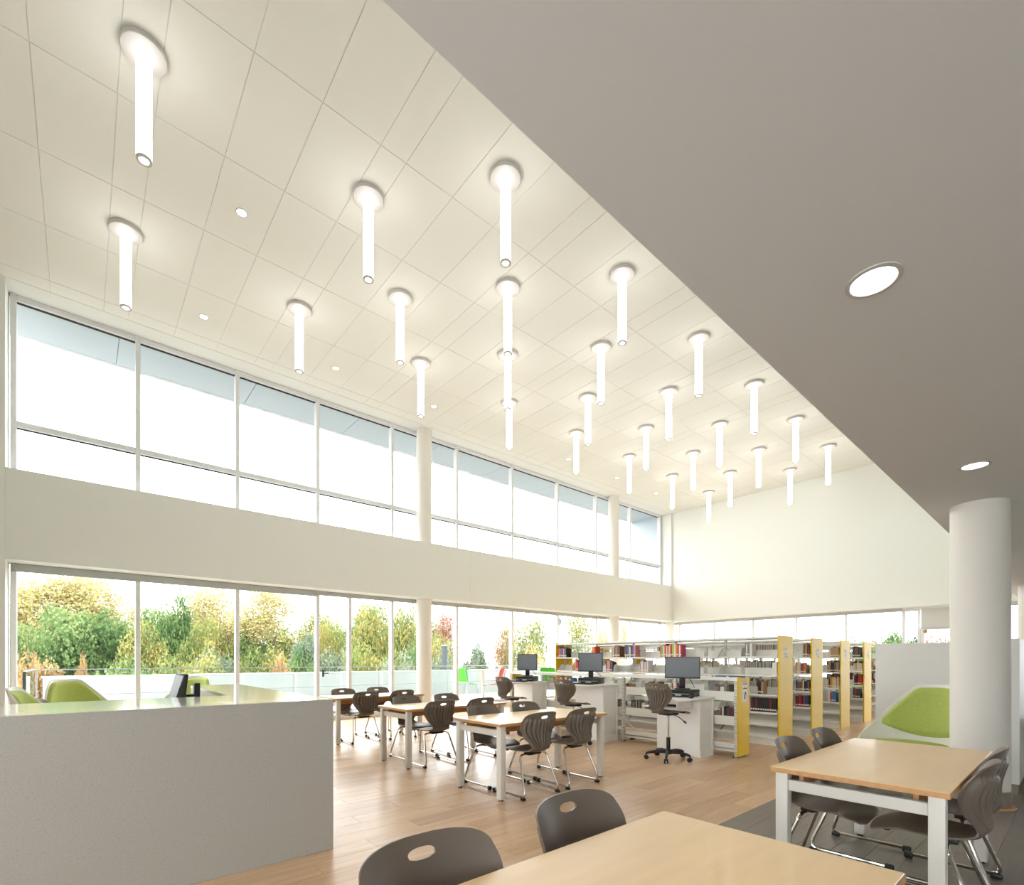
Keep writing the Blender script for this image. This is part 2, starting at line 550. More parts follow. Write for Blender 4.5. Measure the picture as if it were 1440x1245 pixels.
hd = MB().tube(smooth_path([(4.02, 10.99, 1.06), (4.02, 10.95, 1.06), (4.12, 10.95, 1.06)], 0.02), 0.012)
hd.box(4.0, 4.035, 10.99, 11.012, 0.98, 1.13)
hd.build('door_handle', M_black, w2)
MYb = [10.53, 9.10, 7.67, 6.255, 4.84, 3.41, 3.065, 1.95, 0.5, -0.93, -2.36, -3.8, -5.2]
w3 = window('window_3', MYb + [11.0], 0.0, Z_HEAD - 0.02, 'y', X_BGL, [(0.0, 0.13)], [(0.13, Z_HEAD - 0.1)], head=0.08)
MB().box(X_BGL - 0.16, X_BGL - 0.11, 3.44, 10.75, Z_HEAD - 0.115, Z_HEAD - 0.02).build('blind_cassette', M_blind, w3, bevel=0.004, seg=1)
w4 = window('window_4_added_daylight', [YB + 0.33 + 1.49 * i for i in range(7)], 0.3, 2.7, 'y', XL - 0.05, [(0.3, 0.38)], [(0.38, 2.62)])  # unseen window added behind the camera to bring daylight under the low ceiling
d1 = struct('door_1', (X_BGL, 2.507, 0))
fr = MB()
for a in (-0.51, 0.43):
    fr.box(-0.12, 0.03, a, a + 0.08, 0, 2.28)
fr.box(-0.12, 0.03, -0.43, 0.43, 2.2, 2.28); fr.box(-0.12, 0.03, -0.43, 0.43, 0.01, 0.25)
fr.build('door_frame', M_frame, d1, bevel=0.004, seg=1)
MB().box(-0.135, -0.13, -0.5, 0.5, 2.26, 2.80).build('roller_shade', M_shade, d1)
MB().box(-0.145, -0.12, -0.5, 0.5, 2.235, 2.26).build('shade_bar', M_blind, d1)
MB().lathe([(0.0, 0), (0.035, 0.0), (0.045, 0.05), (0.035, 0.1), (0.0, 0.1)], 12).build('door_closer', mat('brass', (150, 125, 70), 0.35, metal=0.7), d1, loc=(-0.17, 0.40, 2.10), smooth=True)
MB().tube([(-0.14, 0.36, 0.95), (-0.19, 0.36, 0.95), (-0.19, 0.36, 1.35), (-0.14, 0.36, 1.35)], 0.014).build('door_handle', M_steel, d1)

# ------------------------------------------------------------------ round columns
def column(x, y, r, z1, base, label):
    t = thing('column', label, 'column', (x, y, 0))
    MB().lathe([(r, 0.006 if base else 0), (r, z1)], 40).build('shaft', M_col, t, smooth=True)
    if base:
        MB().lathe([(r + 0.006, 0.012), (r + 0.006, 0.155), (r + 0.001, 0.16)], 40).build('base_band', M_base, t, smooth=True)
        MB().lathe([(r + 0.035, 0.0), (r + 0.03, 0.012), (r + 0.006, 0.014)], 40).build('base_ring', M_beech_edge, t, smooth=True)
    return t
column(6.38, 0.642, 0.212, Z_LOW, True, 'thick white round column with taupe base beside the lime lounge chair')
column(13.95, 0.64, 0.212, Z_LOW, True, 'white round column half hidden behind the thick near column')
column(6.48, 10.84, 0.19, Z_CEIL, False, 'slim white round column in the window wall behind the study tables')
column(14.14, 10.84, 0.19, Z_CEIL, False, 'slim white round column in the window wall behind the tall bookcases')
column(17.74, 10.82, 0.17, Z_HEAD, False, 'slim white column in the far corner where the two window walls meet')

# ------------------------------------------------------------------ outside: roof overhang, terrace, railing
ov = struct('roof_overhang')
for i in range(10):
    x0 = -4.0 + 2.25 * i
    MB().box(x0 + 0.006, x0 + 2.244, Y_GL + 0.06, 12.36, 7.12, 7.16).build('soffit_panel', M_soffout, ov)
MB().box(-4, 18.5, Y_GL + 0.06, 12.45, 7.16, 7.5).build('roof_edge', M_parapet, ov)
MB().box(-4, 18.5, 12.37, 12.45, 7.08, 7.5).build('fascia', M_parapet, ov)
MB().box(17.42, 17.6, Y_GL + 0.06, 12.42, 2.9, 7.12).build('wing_wall', M_soffout, ov)
tag(MB().box(-0.75, 32, Y_GL + 0.1, 13.6, -0.6, 0.2).build('terrace', M_terrace), kind='structure')
tag(MB().box(-90, 160, 11.4, 190, -4.3, -4.0).box(18.2, 160, -80, 11.4, -4.3, -4.0).build('lawn', M_grass), kind='structure')
pa = struct('parapet')
for i in range(14):
    x0 = -0.6 + 2.4 * i
    MB().box(x0 + 0.004, x0 + 2.396, 13.6, 13.78, -0.6, 0.62).build('cladding_panel', M_parapet, pa)
    MB().box(x0 + 0.004, x0 + 2.396, 13.605, 13.78, 0.628, 0.99).build('cladding_panel', M_parapet, pa)
MB().box(-0.62, 33, 13.57, 13.80, 0.99, 1.02).build('coping', M_parapet, pa)
MB().box(-0.86, -0.79, 13.6, 13.78, -0.6, 1.02).build('end_post', M_parapet, pa)
rl = thing('terrace_railing', 'glass terrace railing with slim steel handrail in front of white parapet', 'railing', (-0.68, 13.48, 0.2))
MB().box(-0.03, 26, -0.025, 0.025, 0.945, 0.968).build('handrail', M_steel, rl)
MB().box(-0.055, -0.005, -2.2, -0.025, 0.945, 0.968).build('handrail', M_steel, rl)
for i in range(21):
    x0 = 1.22 * i
    MB().box(x0 + 0.02, x0 + 1.20, -0.006, 0.006, 0.04, 0.945).build('glass_panel', M_rail_glass, rl)
    MB().box(x0 - 0.012, x0 + 0.012, -0.02, 0.02, 0.0, 0.945 if i == 0 else 0.10).build('clamp', M_steel, rl)
for i in range(2):
    MB().box(-0.036, -0.024, -1.1 * (i + 1) + 0.02, -1.1 * i - 0.03, 0.04, 0.945).build('glass_panel', M_rail_glass, rl)
MB().box(-0.05, -0.01, -2.24, -2.2, 0.0, 0.96).build('end_post', mat('dark grey steel', (84, 90, 94), 0.4, metal=0.5), rl)
# ------------------------------------------------------------------ pendant tube lamps and downlights
def make_pendant():
    t = thing('pendant_lamp', '', 'lamp', (0, 0, Z_CEIL), 0, 'tube pendant lamps on the high ceiling')
    MB().lathe([(0.178, 0.0), (0.185, -0.006), (0.185, -0.042), (0.178, -0.05)], 40).build('ceiling_canopy', M_canopy, t, smooth=True)
    for a in (-0.12, 0.12):
        MB().lathe([(0.006, -0.049), (0.006, -0.0525)], 8, 0, a).build('canopy_screw', M_ring, t)
    MB().lathe([(0.062, -0.05), (0.062, -1.03)], 28).build('light_tube', M_lamp, t, smooth=True)
    r = MB()
    n = 28
    vs = []; fs = []
    for rr, z in ((0.0625, -1.03), (0.0625, -1.05), (0.042, -1.05), (0.042, -1.03)):
        for k in range(n):
            a = 2 * PI * k / n
            vs.append((rr * math.cos(a), rr * math.sin(a), z))
    for i in range(4):
        for k in range(n):
            fs.append((i * n + k, i * n + (k + 1) % n, ((i + 1) % 4) * n + (k + 1) % n, ((i + 1) % 4) * n + k))
    r.add(vs, fs).build('end_ring', M_ring, t)
    MB().lathe([(0.0415, -1.031), (0.0415, -1.042)], 24).build('end_lens', M_lens, t)
    return t
pend0 = make_pendant()
rows = {4.5: [3.8, 6.07, 8.31, 10.58, 12.86, 15.15], 5.81: [0.44, 2.68, 4.95, 7.2, 9.47, 11.73, 13.95, 16.15],
        7.1: [3.81, 6.05, 8.35, 10.55, 12.81, 15.0], 8.4: [0.44, 2.68, 4.95, 7.2, 9.43, 11.66, 13.9, 16.19]}
nth = ['first', 'second', 'third', 'fourth', 'fifth', 'sixth', 'seventh', 'eighth']
rowname = {8.4: 'the row nearest the windows', 7.1: 'the second row from the windows',
           5.81: 'the third row from the windows', 4.5: 'the row along the low ceiling'}
first = True
for y, xs in rows.items():
    for i, x in enumerate(xs):
        lab = 'glowing tube pendant lamp, %s from the left in %s' % (nth[i], rowname[y])
        if first:
            pend0.location = (x, y, Z_CEIL); pend0['label'] = lab; first = False
        else:
            dup(pend0, (x, y, Z_CEIL), label=lab)
def make_downlight(r, z, label, grp):
    t = thing('downlight', label, 'lamp', (0, 0, z), 0, grp)
    n = 32; vs = []; fs = []
    for rr, zz in ((r, 0.0), (r, -0.004), (r * 0.83, -0.006), (r * 0.80, -0.001)):
        for k in range(n):
            a = 2 * PI * k / n
            vs.append((rr * math.cos(a), rr * math.sin(a), zz))
    for i in range(3):
        for k in range(n):
            fs.append((i * n + k, i * n + (k + 1) % n, (i + 1) * n + (k + 1) % n, (i + 1) * n + k))
    MB().add(vs, fs).build('trim_ring', M_canopy if r < 0.08 else M_ring, t, smooth=True)
    MB().lathe([(r * 0.81, -0.0005), (r * 0.81, -0.0015)], 28).build('lens', M_lens, t)
    return t
dl = make_downlight(0.07, Z_CEIL, 'small round downlight in the high ceiling between the first pendants', 'small downlights in the high ceiling')
dl.location = (1.55, 7.1, Z_CEIL)
for i, x in enumerate([1.54, 3.78, 6.03, 8.28, 10.53, 12.78, 14.98]):
    dup(dl, (x, 9.67, Z_CEIL), label='small round downlight, %s from the left in the line along the clerestory windows' % nth[i])
dl2 = make_downlight(0.092, Z_LOW, 'large round recessed downlight high up in the grey low ceiling', 'recessed downlights in the low ceiling')
dl2.location = (2.30, 0.53, Z_LOW)
dup(dl2, (5.06, 0.535, Z_LOW), label='round recessed downlight in the grey low ceiling above the round column')

# ------------------------------------------------------------------ reception counter
ct = thing('reception_counter', 'large L-shaped speckled quartz reception counter in the left foreground', 'counter', (0, 3.51, 0))
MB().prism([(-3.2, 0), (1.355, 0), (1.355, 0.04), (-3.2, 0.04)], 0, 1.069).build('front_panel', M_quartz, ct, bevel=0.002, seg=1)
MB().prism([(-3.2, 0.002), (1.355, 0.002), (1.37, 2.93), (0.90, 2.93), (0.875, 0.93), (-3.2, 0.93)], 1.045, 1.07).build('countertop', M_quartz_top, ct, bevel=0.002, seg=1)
MB().prism([(0.892, 0.98), (0.905, 0.98), (0.912, 2.92), (0.90, 2.92)], 0.985, 1.0449).prism([(0.905, 2.905), (1.365, 2.905), (1.365, 2.925), (0.905, 2.925)], 0.985, 1.0449).build('countertop_edge', M_deskwhite, ct)
MB().box(1.325, 1.352, 0.04, 2.9, 0, 1.0449).build('end_panel', M_quartz, ct)
MB().box(-3.2, 1.32, 0.88, 0.90, 0.0, 1.0449).build('inner_panel', M_deskwhite, ct)
MB().box(-3.0, 0.95, 0.905, 1.62, 0.71, 0.74).build('staff_desktop', M_deskwhite, ct, bevel=0.003, seg=1)
MB().box(-3.0, -2.96, 0.91, 1.6, 0, 0.7099).box(0.88, 0.92, 0.91, 1.6, 0, 0.7099).build('desk_leg', M_deskwhite, ct)

# ------------------------------------------------------------------ tables
def make_table():
    t = thing('table', '', 'table', (0, 0, 0), 0, 'maple study tables with white legs')
    L, W = 1.60, 0.78
    MB().box(-L / 2, L / 2, -W / 2, W / 2, 0.712, 0.74).build('tabletop', M_beech, t, bevel=0.002, seg=1)
    e = MB()
    for x0, x1, y0, y1 in ((-L / 2 - 0.0015, L / 2 + 0.0015, -W / 2 - 0.0015, -W / 2 + 0.004), (-L / 2 - 0.0015, L / 2 + 0.0015, W / 2 - 0.004, W / 2 + 0.0015),
                           (-L / 2 - 0.0015, -L / 2 + 0.004, -W / 2, W / 2), (L / 2 - 0.004, L / 2 + 0.0015, -W / 2, W / 2)):
        e.box(x0, x1, y0, y1, 0.7115, 0.7375)
    e.build('edge_band', M_beech_edge, t)
    for sx in (-1, 1):
        for sy in (-1, 1):
            x, y = sx * (L / 2 - 0.055), sy * (W / 2 - 0.05)
            lg = MB().box(x - 0.032, x + 0.032, y - 0.032, y + 0.032, 0.012, 0.7119).build('leg', M_whitemetal, t, bevel=0.004, seg=2)
            MB().lathe([(0.022, 0.0), (0.024, 0.012)], 14, x, y).build('foot', M_black, lg)
        x = sx * (L / 2 - 0.055)
        MB().box(x - 0.018, x + 0.018, -W / 2 + 0.082, W / 2 - 0.082, 0.610, 0.672).build('side_rail', M_whitemetal, t, bevel=0.003, seg=1)
    for sy in (-1, 1):
        y = sy * (W / 2 - 0.135)
        MB().box(-L / 2 + 0.08, L / 2 - 0.08, y - 0.011, y + 0.011, 0.637, 0.7119).build('apron', M_apron, t)
    return t
TBL = [(3.79, 0.79, 'maple study table on grey floor beside the round column'),
       (0.98, 0.725, 'maple study table cut by the bottom edge in the foreground'),
       (3.78, 4.0, 'nearest study table of the three in the row by the counter'),
       (3.80, 5.82, 'middle study table of the three in the row by the counter'),
       (3.83, 8.14, 'farthest study table, beside the window wall')]
tb0 = make_table()
for i, (x, y, lab) in enumerate(TBL):
    if i == 0:
        tb0.location = (x, y, 0); tb0['label'] = lab
    else:
        dup(tb0, (x, y, 0), label=lab)

# ------------------------------------------------------------------ moulded shell chairs
def shell_mesh(dz=0.0, dy=0.0):
    """one moulded seat-and-back shell: smooth front, ribbed rear, oval hand hole"""
    K = [(-0.032, .842, .085), (-0.031, .838, .135), (-0.029, .828, .170), (-0.025, .812, .194), (-.018, .785, .212), (.002, .72, .226), (.018, .65, .217),
         (.024, .59, .178), (.018, .545, .142), (.010, .510, .125), (.010, .480, .122), (.024, .458, .130), (.056, .444, .146), (.11, .437, .168), (.18, .436, .190), (.26, .440, .208),
         (.34, .447, .218), (.42, .449, .214), (.455, .445, .198), (.474, .439, .168), (.482, .434, .12)]
    K = np.array(K)
    d = np.r_[0, np.cumsum(np.hypot(np.diff(K[:, 0]), np.diff(K[:, 1])))]
    NV, NU = 58, 131
    s = np.linspace(0, d[-1], NV)
    # denser rows near the rounded ends
    s = np.unique(np.r_[s, np.linspace(0, 0.045, 16), np.linspace(d[-1] - 0.04, d[-1], 5)])
    NV = len(s)
    y = np.interp(s, d, K[:, 0]); z = np.interp(s, d, K[:, 1]); hw = np.interp(s, d, K[:, 2])
    def sm(a, n=3):
        for _ in range(n):
            a = np.r_[a[0], (a[:-2] + 2 * a[1:-1] + a[2:]) / 4, a[-1]]
        return a
    y, z, hw = sm(y), sm(z), sm(hw, 2)
    for i in range(NV):                      # rounded upper corners
        if z[i] > 0.755 and y[i] < 0.05:
            hw[i] = max(0.035, 0.216 * (1 - min(1, (z[i] - 0.755) / 0.0875) ** 2.7) ** (1 / 2.7))
    ty, tz = np.gradient(y), np.gradient(z)
    ln = np.hypot(ty, tz); ty, tz = ty / ln, tz / ln
    # normal towards the sitter: for the back (t pointing down) it is +y
    ny, nzv = -tz, ty
    U = np.linspace(-1, 1, NU)
    backness = np.clip((z - 0.47) / 0.10, 0, 1)
    F = np.zeros((NV, NU, 3)); B = np.zeros((NV, NU, 3))
    for i in range(NV):
        for j in range(NU):
            u = U[j]
            xx = hw[i] * u / 0.222
            curl = float(np.interp(z[i], [.45, .50, .58, .70, .78, .84], [.05, .095, .10, .078, .06, .045])) * xx * xx * backness[i] + 0.022 * u * u * (1 - backness[i]) * (1 if y[i] < 0.33 else max(-0.6, 1 - (y[i] - 0.33) * 12))
            F[i, j] = (hw[i] * u, y[i] + ny[i] * curl, z[i] + nzv[i] * curl)
            act = np.clip((0.775 - z[i]) / 0.02, 0, 1) * np.clip((z[i] - 0.475) / 0.04, 0, 1) * np.clip((0.93 - abs(u)) / 0.05, 0, 1)
            rib = 0.024 * act * (1 - math.exp(-((((u * 5.0 + 0.5) % 1.0) - 0.5) / 0.20) ** 2))
            th = 0.0085 - 0.001 * act + rib
            B[i, j] = (hw[i] * u, y[i] + ny[i] * (curl - th), z[i] + nzv[i] * (curl - th))
    # hand hole
    hz, ha, hb = 0.79, 0.047, 0.0165
    keep = np.ones((NV - 1, NU - 1), bool)
    for i in range(NV - 1):
        for j in range(NU - 1):
            c = (F[i, j] + F[i + 1, j + 1]) / 2
            if c[1] < 0.1 and (abs(c[0]) / ha) ** 2.4 + (abs(c[2] - hz) / hb) ** 2.4 < 1: keep[i, j] = False
    for i in range(1, NV - 1):
        for j in range(1, NU - 1):
            q = keep[i - 1:i + 1, j - 1:j + 1]
            if q.any() and not q.all():
                dx, dzz = F[i, j, 0] / ha, (F[i, j, 2] - hz) / hb
                r = (abs(dx) ** 2.4 + abs(dzz) ** 2.4) ** (1 / 2.4)
                if r > 1e-3:
                    ox, oz = F[i, j, 0] / r, hz + (F[i, j, 2] - hz) / r
                    B[i, j, 0] = F[i, j, 0] = ox
                    B[i, j, 2] += oz - F[i, j, 2]; F[i, j, 2] = oz
    vs = [tuple(p) for p in F.reshape(-1, 3)] + [tuple(p) for p in B.reshape(-1, 3)]
    o = NV * NU
    fs = []; ec = {}
    for i in range(NV - 1):
        for j in range(NU - 1):
            if not keep[i, j]: continue
            a, b, c, e = i * NU + j, i * NU + j + 1, (i + 1) * NU + j + 1, (i + 1) * NU + j
            fs.append((a, b, c, e)); fs.append((o + a, o + e, o + c, o + b))
            for p, q in ((a, b), (b, c), (c, e), (e, a)):
                ec[(p, q)] = ec.get((p, q), 0) + 1
    for (p, q) in ec:
        if (q, p) not in ec:
            fs.append((q, p, o + p, o + q))
    used = sorted({k for f in fs for k in f}); mp = {k: n for n, k in enumerate(used)}
    vs = [(vs[k][0], vs[k][1] + dy, vs[k][2] + dz) for k in used]
    fs = [tuple(mp[k] for k in f) for f in fs]
    me = bpy.data.meshes.new('shell')
    me.from_pydata(vs, [], fs)
    me.materials.append(M_taupe)
    bm = bmesh.new(); bm.from_mesh(me)
    bmesh.ops.recalc_face_normals(bm, faces=bm.faces)
    bm.to_mesh(me); bm.free()
    me.shade_smooth(); me.set_sharp_from_angle(angle=math.radians(50))
    return me
def make_chair():
    t = thing('chair', '', 'chair', (0, 0, 0), 0, 'taupe shell chairs at the study tables')
    link('shell', shell_mesh(), t)
    for sx in (-1, 1):
        p = smooth_path([(sx * 0.07, 0.15, 0.412), (sx * 0.178, 0.145, 0.412), (sx * 0.238, 0.0, 0.026), (sx * 0.238, 0.475, 0.026)], 0.07, 6)
        MB().tube(p, 0.0115, 8).build('sled_leg', M_chrome, t, smooth=True)
        MB().box(sx * 0.238 - 0.016, sx * 0.238 + 0.016, 0.005, 0.06, 0.0, 0.03).build('foot_cap', M_black, t, bevel=0.008)
        MB().box(sx * 0.238 - 0.016, sx * 0.238 + 0.016, 0.44, 0.49, 0.0, 0.043).build('foot_cap', M_black, t, bevel=0.010)
    MB().tube([(-0.075, 0.15, 0.412), (0.075, 0.15, 0.412)], 0.0135, 8).build('cross_tube', M_chrome, t, smooth=True)
    b = MB().box(-0.085, 0.085, 0.11, 0.19, 0.402, 0.431)
    b.build('seat_bracket', M_black, t, bevel=0.006)
    r = MB().prism_axis([(0.14, 0.43), (0.43, 0.441), (0.40, 0.418), (0.18, 0.408)], -0.012, 0.012, 'x')
    r.build('seat_rib', M_taupe, t, bevel=0.003, seg=1)
    for sx in (-1, 1):
        MB().lathe([(0.013, 0.418), (0.015, 0.424), (0.015, 0.442)], 12, sx * 0.12, 0.40).build('stop_knob', M_black, t, smooth=True)
    return t
ch0 = make_chair()
NEAR, FAR = 0.0, PI
CH = [(3.43, 3.49, NEAR, 'left taupe ribbed chair on the near side of the nearest row table'),
      (4.06, 3.49, NEAR, 'right taupe ribbed chair on the near side of the nearest row table'),
      (3.43, 4.50, FAR, 'left taupe chair on the far side of the nearest row table'),
      (4.08, 4.50, FAR, 'right taupe chair on the far side of the nearest row table'),
      (3.46, 5.34, NEAR, 'left taupe ribbed chair on the near side of the middle row table'),
      (4.13, 5.36, NEAR, 'right taupe ribbed chair on the near side of the middle row table'),
      (3.50, 6.38, FAR, 'left taupe chair on the far side of the middle row table'),
      (4.16, 6.36, FAR, 'right taupe chair on the far side of the middle row table'),
      (3.50, 7.62, NEAR, 'left taupe ribbed chair on the near side of the farthest row table'),
      (4.17, 7.64, NEAR, 'right taupe ribbed chair on the near side of the farthest row table'),
      (3.52, 8.70, FAR, 'left taupe chair on the window side of the farthest row table'),
      (4.20, 8.74, FAR, 'right taupe chair on the window side of the farthest row table'),
      (3.50, 1.28, FAR, 'left taupe chair on the window side of the table beside the round column'),
      (4.14, 1.28, FAR, 'right taupe chair on the window side of the table beside the round column'),
      (3.46, 0.31, NEAR, 'nearer dark ribbed chair at the right end of the photo'),
      (4.03, 0.32, NEAR, 'farther dark ribbed chair next to the base of the round column'),
      (0.745, 1.24, FAR, 'taupe chair back with white seen through its hole at bottom left of the foreground table'),
      (1.40, 1.27, FAR, 'taupe chair back at the window side of the foreground table, right one'),
      (1.25, 0.25, NEAR, 'chair at the near right corner of the foreground table, barely showing')]
for i, (x, y, rz, lab) in enumerate(CH):
    if i == 0:
        ch0.location = (x, y, 0); ch0['label'] = lab
    else:
        dup(ch0, (x, y, 0), rz, lab)

# ------------------------------------------------------------------ swivel stools
def make_stool():
    t = thing('swivel_chair', '', 'chair', (0, 0, 0), 0, 'taupe swivel chairs at the computer desks')
    link('shell', shell_mesh(0.205, -0.25), t)
    MB().lathe([(0.026, 0.07), (0.026, 0.30)], 16).build('column_sleeve', M_black, t, smooth=True)
    MB().lathe([(0.014, 0.29), (0.014, 0.60)], 14).build('gas_lift', M_chrome, t, smooth=True)
    MB().box(-0.085, 0.085, -0.10, 0.11, 0.605, 0.634).build('seat_plate', M_black, t, bevel=0.008)
    MB().box(-0.16, 0.16, -0.15, -0.11, 0.625, 0.645).box(-0.15, 0.15, 0.13, 0.165, 0.63, 0.65).build('seat_bracket', M_black, t, bevel=0.005)
    lv = MB().tube(smooth_path([(0.05, 0.02, 0.615), (0.13, 0.05, 0.59), (0.20, 0.08, 0.53)], 0.05), 0.006, 6)
    lv.tube([(0.195, 0.078, 0.535), (0.225, 0.09, 0.508)], 0.012, 8)
    lv.build('height_lever', M_black, t, smooth=True)
    MB().lathe([(0.05, 0.075), (0.055, 0.09), (0.05, 0.125), (0.03, 0.135)], 20).build('base_hub', M_black, t, smooth=True)
    for k in range(5):
        a = 2 * PI * k / 5 + 0.35
        c, s_ = math.cos(a), math.sin(a)
        MB().tube([(0.03 * c, 0.03 * s_, 0.105), (0.16 * c, 0.16 * s_, 0.108), (0.26 * c, 0.26 * s_, 0.093), (0.30 * c, 0.30 * s_, 0.078)], [0.027, 0.023, 0.018, 0.016], 8).build('base_arm', M_black, t, smooth=True)
        x, y = 0.295 * c, 0.295 * s_
        w_ = MB()
        px, py = -s_, c
        for q in (-0.017, 0.017):
            w_.tube([(x + px * (q - 0.009), y + py * (q - 0.009), 0.029), (x + px * (q + 0.009), y + py * (q + 0.009), 0.029)], 0.029, 16)
        w_.tube([(x, y, 0.03), (x, y, 0.075)], 0.010, 8)
        w_.build('caster', M_black, t)
    return t
st0 = make_stool()
st0.location = (6.02, 3.70, 0); st0.rotation_euler = (0, 0, -PI / 2 - 0.2)
st0['label'] = 'taupe swivel chair on a black star base in front of the nearest computer desk'
dup(st0, (6.0, 5.41, 0), -PI / 2 - 0.05, 'taupe swivel chair in front of the middle computer desk')
dup(st0, (6.05, 6.98, 0), -PI / 2 - 0.05, 'taupe swivel chair in front of the computer desk nearest the windows')
x_, y_, _ = at(51, 6.55)
dup(ch0, (x_, y_, 0), math.radians(255), 'dark chair back just showing behind the counter beside the railing end post', 'office chairs behind the counter')

# ------------------------------------------------------------------ computer desks
def make_desk(y0, H, tray, label):
    t = thing('computer_desk', label, 'desk', (6.78, y0, 0), 0, 'white computer desks along the low bookcase')
    top = [(-0.0, -0.03), (0, 1.05), (-0.30, 0.98), (-0.36, 0.90)]
    # front edge with a rounded projecting corner
    for k in range(6):
        a = PI - (PI / 2) * (k / 5)
        pass
    top += [(-0.80, 0.36), (-0.85, 0.26)] + [(-0.75 + 0.10 * math.cos(PI + PI / 2 * k / 5), 0.07 + 0.10 * math.sin(PI + PI / 2 * k / 5)) for k in range(6)]
    MB().prism(top, H - 0.028, H).build('desktop', M_deskwhite, t, bevel=0.003, seg=1)
    MB().box(-0.36, -0.002, 0.0, 0.02, 0.0, H - 0.0281).build('side_panel', M_deskwhite, t, bevel=0.002, seg=1)
    MB().prism([(-0.36, 0.005), (-0.342, 0.021), (-0.05, 0.85), (-0.07, 0.86)], 0.0, H - 0.0281).build('front_panel', M_deskwhite, t, bevel=0.002, seg=1)
    MB().box(-0.36, -0.03, -0.012, -0.0001, 0.0, 0.10).build('plinth', M_deskwhite, t)
    MB().box(-0.028, -0.002, -0.014, 0.0, 0.0, H - 0.0281).build('edge_post', M_deskwhite, t)
    if tray:
        k = MB().box(-0.80, -0.36, 0.10, 0.62, H - 0.135, H - 0.12)
        k.box(-0.80, -0.45, 0.085, 0.10, H - 0.135, H - 0.0281)
        k.build('keyboard_tray', M_deskwhite, t, bevel=0.002, seg=1)
    return t
make_desk(3.46, 0.83, True, 'nearest white computer desk, lower, with a pull-out keyboard tray')
make_desk(5.13, 0.955, False, 'middle white computer desk behind the second swivel chair')
make_desk(6.81, 0.94, False, 'white computer desk nearest the windows')
def make_monitor(name, x, y, z0, w_, h, ang, base_z, label):
    """z0 = lower edge of screen; faces local -Y"""
    t = thing('monitor', label, 'monitor', (x, y, base_z), ang, 'black computer monitors')
    d = z0 - base_z
    MB().box(-w_ / 2, w_ / 2, -0.012, 0.022, d, d + h).build('housing', M_black, t, bevel=0.004)
    MB().box(-w_ / 2 + 0.012, w_ / 2 - 0.012, -0.0135, -0.0121, d + 0.018, d + h - 0.012).build('screen', M_darkscreen, t)
    MB().box(-0.04, 0.04, 0.024, 0.05, 0.01, d + h * 0.45).build('stand_neck', M_black, t, bevel=0.006)
    MB().prism(rrect(-0.11, 0.11, -0.05, 0.12, 0.03), 0.0, 0.012).build('stand_foot', M_black, t, bevel=0.003, seg=1)
    MB().tube(smooth_path([(0.05, 0.03, d + h * 0.25), (0.12, 0.06, d * 0.7), (0.17, 0.07, 0.02)], 0.06), 0.004, 6).build('cable', M_black, t, smooth=True)
    return t
def make_pc(x, y, z, ang, label):
    t = thing('desktop_computer', label, 'computer', (x, y, z), ang, 'black desktop computers under the monitors')
    MB().box(-0.17, 0.17, -0.15, 0.19, 0.004, 0.098).build('case', M_black, t, bevel=0.005)
    MB().box(-0.16, 0.16, -0.1515, -0.1501, 0.045, 0.05).build('front_groove', M_ring, t)
    MB().box(-0.04, 0.05, -0.152, -0.1501, 0.022, 0.04).build('front_label', M_label, t)
    bt = MB().tube([(-0.135, -0.1501, 0.035), (-0.135, -0.153, 0.035)], 0.012, 14)
    bt.build('power_button', M_ring, t)
    MB().box(-0.15, -0.12, -0.12, -0.1, 0, 0.004).box(0.12, 0.15, -0.12, -0.1, 0, 0.004).box(-0.15, -0.12, 0.12, 0.15, 0, 0.004).box(0.12, 0.15, 0.12, 0.15, 0, 0.004).build('rubber_foot', M_black, t)
    return t
def face(x, y, extra=0.0):
    return math.atan2(-y, -x) + PI / 2 + extra       # turns local -Y towards the camera side
make_monitor('m', 6.50, 3.77, 1.085, 0.48, 0.31, face(6.5, 3.77, 0.03), 0.931, 'large dark monitor on the nearest computer desk')
make_monitor('m', 6.44, 5.42, 1.155, 0.41, 0.315, face(6.44, 5.42, -0.20), 1.056, 'dark monitor on the middle computer desk')
make_monitor('m', 6.52, 7.07, 1.15, 0.39, 0.315, face(6.52, 7.07, -0.15), 1.041, 'dark monitor on the computer desk nearest the windows')
make_pc(6.45, 3.74, 0.83, face(6.45, 3.74, -0.42), 'black desktop computer lying under the nearest monitor')
make_pc(6.43, 5.40, 0.955, face(6.43, 5.40, -0.35), 'black desktop computer lying under the middle monitor')
make_pc(6.50, 7.06, 0.94, face(6.5, 7.06, -0.35), 'black desktop computer lying under the monitor nearest the windows')
def make_keyboard(x, y, z, ang, label):
    t = thing('keyboard', label, 'keyboard', (x, y, z), ang, 'black keyboards')
    MB().box(-0.21, 0.21, -0.065, 0.065, 0.0, 0.016).build('case', M_black, t, bevel=0.004, seg=1)
    ks = MB()
    for r in range(5):
        for c in range(15):
            ks.box(-0.195 + c * 0.026, -0.195 + c * 0.026 + 0.022, -0.052 + r * 0.021, -0.052 + r * 0.021 + 0.017, 0.0161, 0.021)
    tag(ks.build('keys', mat('charcoal key plastic', (46, 46, 50), 0.5), t), kind='stuff')
    return t
make_keyboard(6.18, 3.80, 0.71, -PI / 2, 'black keyboard in the tray under the nearest desktop')
make_keyboard(6.16, 5.36, 0.955, -PI / 2 + 0.1, 'black keyboard on the middle computer desk')
make_keyboard(6.22, 7.03, 0.94, -PI / 2 + 0.1, 'black keyboard on the computer desk nearest the windows')
